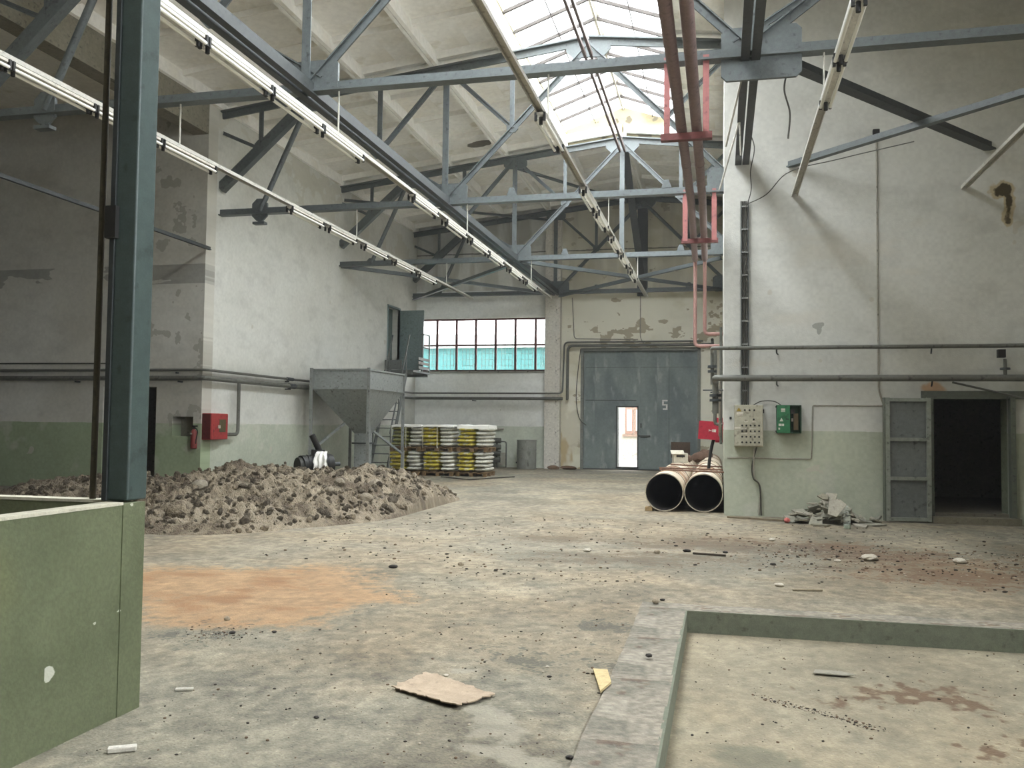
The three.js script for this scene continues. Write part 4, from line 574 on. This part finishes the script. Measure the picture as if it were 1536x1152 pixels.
function sheetOver(name, label, w, d, drop, k, mat) {                    // film lying over a stack, hanging at the edges
  const g = new THREE.PlaneGeometry(w + 2 * drop, d + 2 * drop, 28, 28).rotateX(-Math.PI / 2), p = g.attributes.position;
  for (let i = 0; i < p.count; i++) { const x = p.getX(i), z = p.getZ(i), ox = Math.max(0, Math.abs(x) - w / 2), oz = Math.max(0, Math.abs(z) - d / 2), n = fbm(x * 5 + k, z * 5, 4) - 0.5; p.setXYZ(i, Math.sign(x) * (Math.min(Math.abs(x), w / 2) + 0.12 * ox) + n * 0.03, 0.05 * n + 0.02 - Math.max(ox, oz) * 0.9 * (0.7 + 0.5 * vn(x * 6 + k, z * 6)), Math.sign(z) * (Math.min(Math.abs(z), d / 2) + 0.12 * oz) + n * 0.03); }
  g.computeVertexNormals(); return tag(mesh(name, g, mat), label, 'film');
}
const filmM = new THREE.MeshPhysicalMaterial({ color: 0xe6e5dc, roughness: 0.45, side: THREE.DoubleSide });
sheetOver('cover_film', 'white plastic film over the sack stack nearest the drum', 0.86, 0.9, 0.12, 3, filmM).position.set(-6.52, 1.37, -23.68);
sheetOver('cover_film', 'white plastic film over the middle sack stack', 0.84, 0.9, 0.06, 9, filmM).position.set(-7.48, 1.36, -23.58);
sheetOver('cover_film', 'white plastic film over the leaning sack stack by the hopper', 0.84, 0.9, 0.08, 15, filmM).position.set(-8.36, 1.36, -23.5);

// ---------------------------------------------------------------- heating register, drum
{ const r = thing('pipe_radiator', 'heating register of four fat grey pipes behind the sacks', 'radiator', null, W(-8.4, 0, 28.4)), m = painted(0x6f726c, 0.6);
  for (let k = 0; k < 4; k++) mesh('register_pipe', rod(V(-1.5, 0.26 + k * 0.21, 0), V(1.38, 0.26 + k * 0.21, 0), 0.085, 16), m, r); for (const x of [-1.3, 0, 1.22]) mesh('stand', box(0.05, 0.9, 0.05, x, 0.45, -0.12), m, r); mesh('feed_pipe', pipe([V(1.3, 0.86, 0.06), V(1.58, 0.86, 0.06), V(1.58, 0.02, 0.06)], 0.022, 0.08), m, r); mesh('end_board', box(0.2, 0.4, 0.02, 1.46, 0.3, 0), painted(0xbdbdb0, 0.7), r);
  const p = [[0.3, 0], [0.31, 0.01], [0.31, 0.3], [0.318, 0.31], [0.31, 0.32], [0.31, 0.6], [0.318, 0.61], [0.31, 0.62], [0.31, 0.9], [0.322, 0.91], [0.322, 0.93], [0.3, 0.93], [0.3, 0.06], [0, 0.06]].map(([x, y]) => new THREE.Vector2(x, y));
  const dt = thing('metal_drum', 'dented galvanised metal drum beside the whitewashed pillar', 'drum', null, W(-6.08, 0, 28.08)); mesh('shell', new THREE.LatheGeometry(p, 28), std({ color: 0xa3a7a2, map: wearTex, roughness: 0.45, metalness: 0.3 }), dt); mesh('ring', new THREE.TorusGeometry(0.315, 0.008, 6, 28).rotateX(Math.PI / 2).translate(0, 0.31, 0), galv, dt); mesh('ring', new THREE.TorusGeometry(0.315, 0.008, 6, 28).rotateX(Math.PI / 2).translate(0, 0.62, 0), galv, dt); mesh('spout', box(0.06, 0.05, 0.06, -0.31, 0.2, 0.05), steelDark, dt); }

// ---------------------------------------------------------------- two big pipes
const bigTex = tex(512, 1024, (u, v, c) => { const x = u * 2, y = v * 10; c[0] = 196; c[1] = 182; c[2] = 160; mixc(c, [150, 116, 88], 0.8 * ss(0.48, 0.68, fbm(x * 2.5, y * 1.2, 5))); mixc(c, [214, 206, 190], 0.7 * ss(0.52, 0.7, fbm(x * 3 + 30, y * 2, 5))); if (fbm(x * 3 + 60, y * 5, 4) > 0.66) mixc(c, [70, 56, 44], 0.8); });
for (const [x, d0, d1, lab] of [[-0.915, 15.0, 25.2, 'left of two big dusty steel pipes lying by the partition'], [-0.279, 15.06, 26.6, 'right of two big dusty steel pipes, touching the partition']]) {
  const t = thing('big_pipe', lab, 'pipe', 'big steel pipes on the floor', W(x, 0.32, d0)), L = d1 - d0, om = std({ map: bigTex, roughness: 0.85 });
  mesh('shell', new THREE.CylinderGeometry(0.315, 0.315, L, 40, 8, true).rotateX(Math.PI / 2).translate(0, 0, -L / 2), om, t); mesh('bore', new THREE.CylinderGeometry(0.3, 0.3, L, 40, 1, true).rotateX(Math.PI / 2).translate(0, 0, -L / 2), std({ color: 0x2b2723, roughness: 0.95, side: THREE.DoubleSide }), t);
  mesh('rim', new THREE.RingGeometry(0.299, 0.316, 40), painted(0xbcb2a0, 0.7), t); mesh('rim', new THREE.RingGeometry(0.299, 0.316, 40).rotateY(Math.PI).translate(0, 0, -L), painted(0x7c6a58, 0.8), t); mesh('far_cap', new THREE.CircleGeometry(0.3, 32).translate(0, 0, -L + 0.02), std({ color: 0x201d1a, roughness: 0.95 }), t);
  for (let k = 0; k < 4; k++) { const z = -0.9 - k * 1.7 - 0.5 * rnd(), tor = new THREE.TorusGeometry(0.317, 0.006, 6, 40), p = tor.attributes.position; for (let i = 0; i < p.count; i++) p.setZ(i, p.getZ(i) + 0.12 * (fbm(Math.atan2(p.getY(i), p.getX(i)) * 1.5 + k * 9 + 20, 2, 3) - 0.5)); mesh('wire_band', tor.translate(0, 0, z), painted(0x4a3c30, 0.9), t); }
}
[[-1.02, 0.67, 15.5, 0.06, 0.655, 15.3, 'nearest thin rod lying across the two big pipes'], [-1.08, 0.66, 16.3, 0.03, 0.665, 16.0, 'second thin rod lying across the two big pipes'], [-0.95, 0.67, 17.6, 0.02, 0.66, 17.3, 'farthest thin rod lying across the two big pipes']].forEach(([x, y, d, x2, y2, d2, l]) => tag(mesh('steel_rod', rod(W(x, y, d), W(x2, y2, d2), 0.014, 8), painted(0x7a5a48, 0.8)), l, 'rod'));
tag(mesh('timber_wedge', rbox(0.12, 0.07, 0.18, 0.01, -1.17, 0.035, -15.1), woodM), 'small timber wedge chocking the left big pipe', 'wedge');
{ const b = thing('carton', 'crumpled white carton standing on the left big pipe', 'box', null, W(-0.86, 0.635, 19.6)); mesh('body', box(0.3, 0.2, 0.25, 0, 0.1, 0, 0, 0.2), painted(0xe0dccd, 0.8), b); mesh('flap', box(0.28, 0.01, 0.2, -0.05, 0.22, 0.08, 0.4, 0.2), painted(0xd2cdbb, 0.8), b); mesh('label_patch', box(0.18, 0.04, 0.01, 0.02, 0.14, 0.13, 0, 0.2), blackM, b); }
function clod(r, k, sy = 0.7, detail = 2) { const g = new THREE.IcosahedronGeometry(1, detail), p = g.attributes.position; for (let i = 0; i < p.count; i++) { const x = p.getX(i), y = p.getY(i), z = p.getZ(i), n = 0.72 + 0.6 * fbm(x * 1.3 + k * 5 + 30, y * 1.3 + z * 1.7 + 30, 3); p.setXYZ(i, x * n * r, y * n * r * sy, z * n * r * 0.9); } g.computeVertexNormals(); return metric(g); }
for (const [x, d, r, l] of [[-0.55, 22.5, 0.16, 'brown rag lump between the two big pipes'], [-0.4, 23.5, 0.2, 'dark brown sack lump on the far end of the big pipes'], [-0.78, 21.5, 0.12, 'small brown lump on the left big pipe behind the carton']]) tag(mesh('rag_lump', clod(r, x * 9 + 20, 0.8), painted(0x6d5648, 0.95)), l, 'rag').position.copy(W(x, 0.66, d));

// ---------------------------------------------------------------- soil heap
const heapH = (x, d) => {
  const g = (cx, cd, rx, rd, h, p = 1) => { const q = ((x - cx) / rx) ** 2 + ((d - cd) / rd) ** 2; return q < 1 ? h * (1 - q) ** p : 0; };
  let h = Math.max(g(-7.55, 13.4, 2.6, 3.6, 0.55), g(-7.5, 13.1, 0.8, 0.9, 0.74, 0.7), g(-6.2, 14.2, 1.7, 3.6, 0.6), g(-9.2, 13.0, 2.4, 2.6, 0.42), g(-6.7, 11.6, 1.3, 1.8, 0.34), g(-11.2, 14.6, 2.3, 1.5, 0.34), g(-5.25, 15.0, 0.5, 1.2, 0.14), g(-7.6, 10.6, 1.2, 1.0, 0.22));
  if (h > 0) h *= 0.72 + 0.56 * fbm(x * 1.5 + 3, d * 1.5, 4);
  if (h > 0.01) h += (fbm(x * 4.5, d * 4.5, 3) - 0.5) * 0.22 * Math.min(1, h * 5) + ((fbm(x * 11, d * 11, 2) - 0.5) * 0.13 + (vn(x * 21, d * 21) - 0.5) * 0.045) * Math.min(1, h * 6);
  return h > 0 ? Math.max(h, 0) : -0.03;
};
const soilTex = tex(1024, 1024, (u, v, c) => { const x = u * 4, y = v * 4; c[0] = 122; c[1] = 111; c[2] = 93; mixc(c, [92, 81, 66], ss(0.42, 0.66, fbm(x * 2, y * 2, 5))); mixc(c, [142, 131, 111], 0.6 * ss(0.5, 0.7, fbm(x * 4 + 30, y * 4, 5))); mulc(c, 0.85 + 0.3 * fbm(x * 30, y * 30, 3)); }); soilTex.repeat.set(0.25, 0.25);
const soilM = std({ map: soilTex, roughness: 0.97, bumpMap: rep(fineBump, 0.6), bumpScale: 0.02 });
{ const x0 = -13.4, x1 = -4.7, d0 = 9.5, d1 = 17.9, nx = 270, nd = 260, pos = [], uv = [], idx = [];
  for (let j = 0; j <= nd; j++) for (let i = 0; i <= nx; i++) { const x = x0 + (x1 - x0) * i / nx, d = d0 + (d1 - d0) * j / nd; let h = heapH(x, d); if (x < -10.1 && d > 15.95) h = -0.03; if (x < -10.0 && d > 15.9) h = Math.min(h, 0.05); if (x < -9.9 && d > 15.9) h = Math.min(h, 0.3); if (i === 0 || j === 0 || i === nx || j === nd) h = -0.03; pos.push(x, h, -d); uv.push(x, d); }
  for (let j = 0; j < nd; j++) for (let i = 0; i < nx; i++) { const a = j * (nx + 1) + i, b = a + nx + 1; if (Math.max(pos[a * 3 + 1], pos[a * 3 + 4], pos[b * 3 + 1], pos[b * 3 + 4]) > -0.02) idx.push(a, a + 1, b, a + 1, b + 1, b); }
  const g = new THREE.BufferGeometry(); g.setAttribute('position', new THREE.Float32BufferAttribute(pos, 3)); g.setAttribute('uv', new THREE.Float32BufferAttribute(uv, 2)); g.setIndex(idx); g.computeVertexNormals();
  const hp = new THREE.Group(); hp.name = 'soil_heap'; scene.add(hp); hp.userData.kind = 'stuff'; tag(hp, 'low heap of grey-brown soil and rubble below the left wall', 'soil heap'); mesh('soil', g, soilM, hp);
  for (let k = 0; k < 3; k++) { const N = 1800, im = new THREE.InstancedMesh(clod(1, k * 3 + 1, 0.7, 1), k === 2 ? std({ map: soilTex, color: 0xffffff, roughness: 0.97 }) : soilM, N), m = new THREE.Matrix4(), q = new THREE.Quaternion(); im.name = 'soil_clod'; im.userData.kind = 'stuff'; im.castShadow = im.receiveShadow = true; let n = 0;
    while (n < N) { const x = rr(-11.8, -4.75), d = rr(9.7, 17.3), h = heapH(x, d); if (h < 0.015 || (x < -10 && d > 15.7) || (h < 0.06 && rnd() > 0.35)) continue; const r = 0.012 + 0.045 * Math.pow(rnd(), 3) + (rnd() > 0.988 ? 0.05 : 0); q.setFromEuler(new THREE.Euler(rnd() * 6, rnd() * 6, rnd() * 6)); m.compose(W(x, h + r * 0.25, d), q, V(r, r * rr(0.6, 1), r)); im.setMatrixAt(n++, m); } hp.add(im); }
}
const stoneM = [0x9a9180, 0x8c8372, 0xaba494].map((c) => painted(c, 0.95));
[[-5.35, 13.4, 0.11, 'large pale stone at the right foot of the soil heap'], [-5.15, 12.5, 0.1, 'flat pale stone on the floor at the foot of the soil heap'], [-6.95, 10.5, 0.19, 'big dark clod at the near foot of the soil heap'], [-6.6, 15.6, 0.1, 'round stone near the motor on the heap crest'], [-6.9, 15.2, 0.09, 'pale egg-shaped stone left of the motor'], [-7.0, 13.6, 0.12, 'upright clod on the right of the heap summit'], [-5.8, 13.0, 0.09, 'small pale stone half way down the heap, right side'], [-5.9, 14.6, 0.08, 'small pale stone near the top right of the heap'], [-7.4, 11.7, 0.11, 'stone low on the near slope of the heap'], [-5.6, 12.2, 0.07, 'little stone low on the right slope of the heap'], [-8.8, 11.7, 0.1, 'clod beside the green enclosure corner']].forEach(([x, d, r, l], i) => { const s = tag(mesh('stone', clod(r, i * 2.3 + 4, 0.8), i === 2 || i === 5 || i === 10 ? soilM : stoneM[i % 3]), l, 'stone', 'larger stones on the soil heap'); s.position.copy(W(x, Math.max(0, heapH(x, d)) + r * 0.35, d)); });
{ const y = heapH(-7.2, 15.3), m = thing('electric_motor', 'old black electric motor lying on the soil heap', 'motor', null, W(-7.1, Math.max(0.42, heapH(-7.1, 14.9)) + 0.21, 14.9)); m.rotation.y = 0.75; m.scale.setScalar(1.1);
  mesh('body', merge([rod(V(-0.28, 0, 0.05), V(0.25, 0.02, -0.05), 0.17, 20)]), painted(0x222420, 0.6), m); for (let k = 0; k < 6; k++) mesh('cooling_fin', rod(V(-0.18 + k * 0.07, 0, 0.03 - k * 0.012), V(-0.165 + k * 0.07, 0, 0.03 - k * 0.012), 0.185, 20), blackM, m); mesh('end_cap', rod(V(-0.34, 0, 0.06), V(-0.27, 0, 0.05), 0.14, 20), painted(0x33352f, 0.6), m); mesh('terminal_box', box(0.18, 0.12, 0.16, 0.02, 0.2, 0), blackM, m); mesh('hose_stub', pipe([V(0.05, 0.22, 0), V(-0.02, 0.36, 0.02), V(-0.1, 0.5, 0.04)], 0.05, 0.08), blackM, m); mesh('shaft', rod(V(0.24, 0.02, -0.05), V(0.42, 0.02, -0.08), 0.035), steelDark, m);
  const g = new THREE.PlaneGeometry(0.3, 0.72, 16, 30), p = g.attributes.position; for (let i = 0; i < p.count; i++) { const u = p.getX(i), t = 0.5 - p.getY(i) / 0.72, n = fbm(u * 9 + 4, t * 5 + 4, 4) - 0.5, s = t * 0.72, over = Math.min(s, 0.3), hang = Math.max(0, s - 0.3), a = over / 0.3 * 1.7 - 0.5; p.setXYZ(i, u * (0.55 + 0.5 * t) + n * 0.12, Math.cos(a) * 0.2 - hang + n * 0.04, Math.sin(a) * 0.2 + n * 0.1 + 0.03 * Math.sin(u * 60 + t * 7)); } g.computeVertexNormals();
  const rag = tag(mesh('rag', g, std({ color: 0xdedcd4, roughness: 0.9, side: THREE.DoubleSide })), 'white rag draped over the black motor', 'rag'); rag.position.copy(m.position).add(V(0.14, 0.06, 0.06)); rag.rotation.y = 0.3; }

// ---------------------------------------------------------------- rubble and litter on the floor
function shard(w, d, t, k) { const n = 4 + (k % 2), pts = []; for (let i = 0; i < n; i++) { const a = i / n * 6.283 + 0.9 * (vn(k * 3.1 + i, 2) - 0.5), r = 0.75 + 0.5 * vn(k * 7.7 + i * 2.3, 5); pts.push([Math.cos(a) * w / 2 * r, Math.sin(a) * d / 2 * r]); } return plate(pts, t).rotateX(-Math.PI / 2); }
const shardM = [0xa4a395, 0x8c8c80, 0xb6b2a3, 0x9a9684].map((c) => painted(c, 0.95));
for (let i = 0; i < 80; i++) {
  const t = Math.pow(rnd(), 0.8), a = rnd() * 6.283, x = 1.6 + Math.cos(a) * 0.66 * t, d = 14.12 + Math.sin(a) * 0.4 * t, top = 0.36 * Math.max(0, 1 - Math.hypot((x - 1.5) / 0.5, (d - 14.2) / 0.45)), s = rr(0.14, 0.3);
  const m = tag(mesh('slate_shard', shard(s, s * rr(0.6, 0.9), rr(0.012, 0.028), i), shardM[i % 4]), 'broken grey slate piece in the rubble heap by the steel door', 'slate piece', 'slate pieces in the rubble heap');
  m.position.set(x, 0.03 + top * (0.3 + 0.7 * rnd()) + 0.02, -d); m.rotation.set(rr(-0.5, 0.7), rnd() * 6, rr(-0.5, 0.5));
}
[[2.15, 13.85, 0.42, 'large flat slate lying apart towards the steel door'], [1.05, 13.95, 0.35, 'large flat slate at the left end of the rubble heap'], [1.95, 13.6, 0.36, 'flat slate in front of the rubble heap beside the bottle'], [1.4, 13.55, 0.34, 'pale slate lying in front of the rubble heap']].forEach(([x, d, s, l], i) => { const m = tag(mesh('slate_shard', shard(s, s * 0.6, 0.02, i + 70), shardM[i % 4]), l, 'slate piece'); m.position.set(x, 0.018, -d); m.rotation.y = i; m.rotation.x = 0.03; });
{ const m = tag(mesh('slate_tile', shard(0.26, 0.3, 0.02, 3).rotateX(Math.PI / 2 * 0.8), painted(0xc2beb0, 0.9)), 'pale square slate leaning upright on the rubble heap', 'slate piece'); m.position.set(1.62, 0.27, -13.78); m.rotation.x = -0.2; }
{ const b = thing('plastic_bottle', 'clear plastic bottle standing in front of the slate rubble', 'bottle', null, W(1.72, 0, 13.3)), p = [[0, 0.004], [0.042, 0.004], [0.048, 0.015], [0.048, 0.07], [0.045, 0.08], [0.048, 0.09], [0.048, 0.21], [0.04, 0.245], [0.018, 0.275], [0.014, 0.3]].map(([x, y]) => new THREE.Vector2(x, y));
  mesh('shell', new THREE.LatheGeometry(p, 20), new THREE.MeshPhysicalMaterial({ color: 0xf6faf6, transmission: 0.92, thickness: 0, roughness: 0.12 }), b); mesh('water', new THREE.CylinderGeometry(0.044, 0.044, 0.05, 20).translate(0, 0.035, 0), new THREE.MeshPhysicalMaterial({ color: 0xc9d2c8, transmission: 0.6, thickness: 0, roughness: 0.3 }), b); mesh('cap', new THREE.CylinderGeometry(0.016, 0.016, 0.02, 14).translate(0, 0.31, 0), painted(0xdfe3df, 0.5), b); }
tag(mesh('pink_ball', clod(0.045, 6, 0.9).translate(0, 0.035, 0), painted(0xd9766e, 0.7)), 'small pink lump on the floor left of the slate rubble', 'lump').position.copy(W(0.95, 0, 13.85));
tag(mesh('floor_batten', merge([bar(W(0.1, 0.015, 14.3), W(1.15, 0.015, 13.95), 0.05, 0.025)]), painted(0x8b7f6a, 0.9)), 'long thin batten on the floor below the control cabinet', 'batten');
{ const g = new THREE.BoxGeometry(0.36, 0.006, 0.36, 24, 1, 20), p = g.attributes.position; const A = [[-1.69, 4.50], [-1.60, 4.83], [-1.13, 4.51], [-1.27, 4.27]];
  for (let i = 0; i < p.count; i++) { const u = p.getX(i) / 0.36 + 0.5, v = p.getZ(i) / 0.36 + 0.5, x = (A[0][0] * (1 - u) + A[3][0] * u) * v + (A[1][0] * (1 - u) + A[2][0] * u) * (1 - v), d = (A[0][1] * (1 - u) + A[3][1] * u) * v + (A[1][1] * (1 - u) + A[2][1] * u) * (1 - v), n = fbm(u * 5, v * 5, 3), e = Math.max(Math.abs(u - 0.5), Math.abs(v - 0.5)) * 2; p.setXYZ(i, x + (e > 0.95 ? 0.03 * (vn(u * 30, v * 30) - 0.5) : 0), p.getY(i) + 0.008 + 0.016 * n * e * e + (v > 0.9 ? 0.012 * u : 0), -(d + (e > 0.95 ? 0.03 * (vn(u * 30 + 9, v * 30) - 0.5) : 0))); }
  g.computeVertexNormals(); tag(mesh('cardboard_sheet', metric(g), painted(0xbcaa94, 0.95)), 'torn beige cardboard sheet lying on the floor in front', 'cardboard'); }
tag(mesh('yellow_board', plate([[-0.71, 5.12], [-0.625, 5.1], [-0.575, 4.86], [-0.61, 4.68]], 0.012).rotateX(-Math.PI / 2).rotateZ(0.06).translate(0, 0.058, 0), painted(0xd9c594, 0.9)), 'yellowish board scrap leaning on the basin kerb', 'board');
tag(mesh('plaster_strip', rbox(0.115, 0.022, 0.04, 0.006, 0, 0.012, 0).rotateY(0.55).translate(-2.47, 0, -3.37), painted(0xdedbd2, 0.9)), 'white plaster strip on the floor by the green enclosure', 'plaster piece');
tag(mesh('plaster_strip', rbox(0.09, 0.012, 0.03, 0.004, 0, 0.008, 0).rotateY(0.4).translate(-2.72, 0, -4.2), painted(0xcfccc0, 0.9)), 'thin pale chip beyond the corner of the green enclosure', 'plaster piece');
tag(mesh('grey_sheet', shard(0.34, 0.1, 0.006, 31).translate(0.68, -0.135, -6.0), painted(0x9d9a8c, 0.8)), 'flat grey sheet scrap lying in the basin', 'scrap');
const bits = [[-3.1, 8.25, 0.1, 0, 'black scrap beyond the orange sand'], [-2.52, 8.6, 0.07, 1, 'pale brick bit in the middle of the floor'], [-1.45, 9.95, 0.11, 2, 'pale lump on the floor left of the dark litter'], [-0.37, 10.26, 0.1, 0, 'black chip of litter in front of the big pipes'], [-0.69, 10.05, 0.08, 1, 'small stone among the litter in front of the big pipes'], [0.05, 10.3, 0.07, 0, 'black chip right of the twig litter'], [-0.46, 7.35, 0.05, 0, 'dark chip standing beyond the kerb corner'], [-0.5, 7.14, 0.06, 1, 'grey stone on the kerb corner'], [-0.42, 5.45, 0.055, 0, 'black clod on the kerb top'], [-0.62, 3.78, 0.04, 0, 'dark clod beside the kerb at the bottom edge'], [1.55, 10.2, 0.2, 2, 'pale crumpled lump in the reddish soil'], [2.45, 10.3, 0.16, 2, 'crumpled pale scrap at the right of the reddish soil'], [1.2, 10.0, 0.08, 2, 'small pale scrap in the reddish soil'], [0.52, 9.55, 0.07, 0, 'black chip at the edge of the reddish soil'], [0.62, 11.6, 0.1, 2, 'pale stone near the slate rubble'], [-1.49, 4.82, 0.035, 2, 'white chip beyond the cardboard sheet'], [-0.93, 4.95, 0.03, 0, 'black crumb right of the cardboard sheet'], [-0.98, 5.15, 0.025, 2, 'pale crumb beyond the black crumbs'], [-1.87, 3.98, 0.03, 0, 'dark splinter left of the cardboard sheet'], [-3.4, 5.75, 0.05, 1, 'brown stone at the edge of the orange sand'], [-3.15, 5.4, 0.05, 0, 'black clod on the soot spot'], [-2.9, 5.5, 0.04, 0, 'dark crumb by the soot spot'], [0.5, 8.3, 0.09, 2, 'pale splinter between basin and soil']];
bits.forEach(([x, d, r, k, l], i) => { const m = tag(mesh('floor_scrap', clod(r * 0.45, i * 1.7 + 2, k === 1 ? 0.8 : 0.4), [painted(0x2f2b26, 0.95), painted(0xa79c88, 0.95), painted(0xcdc7b8, 0.95)][k]), l, 'scrap', 'scraps on the floor'); m.position.set(x, r * 0.15 + (x > -0.6 && x < -0.26 && d < 7.15 ? 0.025 : 0), -d); m.rotation.y = i; });
tag(mesh('twig', rod(W(-0.3, 0.012, 10.1), W(0.05, 0.016, 10.0), 0.012, 6), painted(0x4c4236, 0.9)), 'dark twig on the floor in front of the big pipes', 'twig');
tag(mesh('twig', rod(W(0.6, 0.012, 8.1), W(0.85, 0.012, 8.15), 0.01, 6), painted(0xb0a58e, 0.9)), 'pale splint on the floor beyond the basin', 'twig');
tag(mesh('floor_strip', cable([W(-7.2, 0.012, 22.6), W(-6.7, 0.014, 22.2), W(-6.2, 0.012, 21.8), W(-5.8, 0.012, 22.6), W(-5.4, 0.012, 23.4)], 0.018), painted(0x3b3830, 0.9)), 'dark hose on the floor in front of the sacks', 'hose');
tag(mesh('floor_timber', merge([bar(W(-9.1, 0.05, 20.0), W(-8.5, 0.05, 19.7), 0.14, 0.06)]), woodM), 'short timber board at the foot of the hopper', 'board');
tag(mesh('rubble_lump', clod(0.16, 8, 0.5).scale(1.6, 0.9, 1), painted(0x7d6350, 0.95)), 'brown rubble lump at the foot of the whitewashed pillar', 'rubble').position.copy(W(-4.75, 0.05, 28.3));
tag(mesh('rubble_lump', clod(0.13, 5, 0.6).scale(1.6, 0.9, 1), painted(0x8c7560, 0.95)), 'brown rubble lump in front of the whitewashed pillar', 'rubble').position.copy(W(-5.25, 0.05, 28.3));
{ // grit strewn over the floor and the basin
  const grit = new THREE.Group(); grit.name = 'floor_grit'; scene.add(grit); grit.userData.kind = 'stuff'; tag(grit, 'grit and crumbs strewn over the concrete floor', 'grit');
  [[0x3a342c, 1300], [0xb5ad9c, 1000], [0x6f5b48, 1100]].forEach(([c, N], k) => { const im = new THREE.InstancedMesh(clod(1, k * 4 + 2, 0.7, 1), painted(c, 0.95), N), m = new THREE.Matrix4(), q = new THREE.Quaternion(); im.name = 'grit_grain'; im.userData.kind = 'stuff'; im.castShadow = im.receiveShadow = true;
    for (let n = 0; n < N;) { let x, d, y = 0; const t = rnd(); if (t < 0.3) { x = rr(-4.8, 5); d = rr(8.5, 13.5); } else if (t < 0.5) { x = 2.2 + rr(-1.8, 2.4); d = 10.3 + rr(-1, 1); } else if (t < 0.66) { x = rr(-0.2, 3.2); d = rr(3.5, 6.9); y = -0.15; } else if (t < 0.74) { const u = rnd(); x = 0.2 + u * 0.6 + rr(-0.04, 0.04); d = 5.42 - u * 0.42 + rr(-0.04, 0.04); y = -0.15; } else if (t < 0.8) { x = -3.25 + rr(-0.4, 0.4) * rnd(); d = 5.35 + rr(-0.3, 0.3) * rnd(); } else { x = rr(-2.7, -0.6); d = rr(3.3, 8.5); }
      if (y === 0 && x > -0.62 && d < 7.25) continue; if (x < -2.7 && d < 4) continue; const r = (d > 8 ? 0.0095 : 0.0045) * (0.6 + 1.4 * Math.pow(rnd(), 3)); q.setFromEuler(new THREE.Euler(0, rnd() * 6, 0)); m.compose(W(x, y + r * 0.3, d), q, V(r * 1.2, r * 0.8, r)); im.setMatrixAt(n++, m); } grit.add(im); }); }

// ---------------------------------------------------------------- dusty air of the hall
scene.fog = new THREE.FogExp2(0xffffff, 0.0008);
renderer.render(scene, camera);
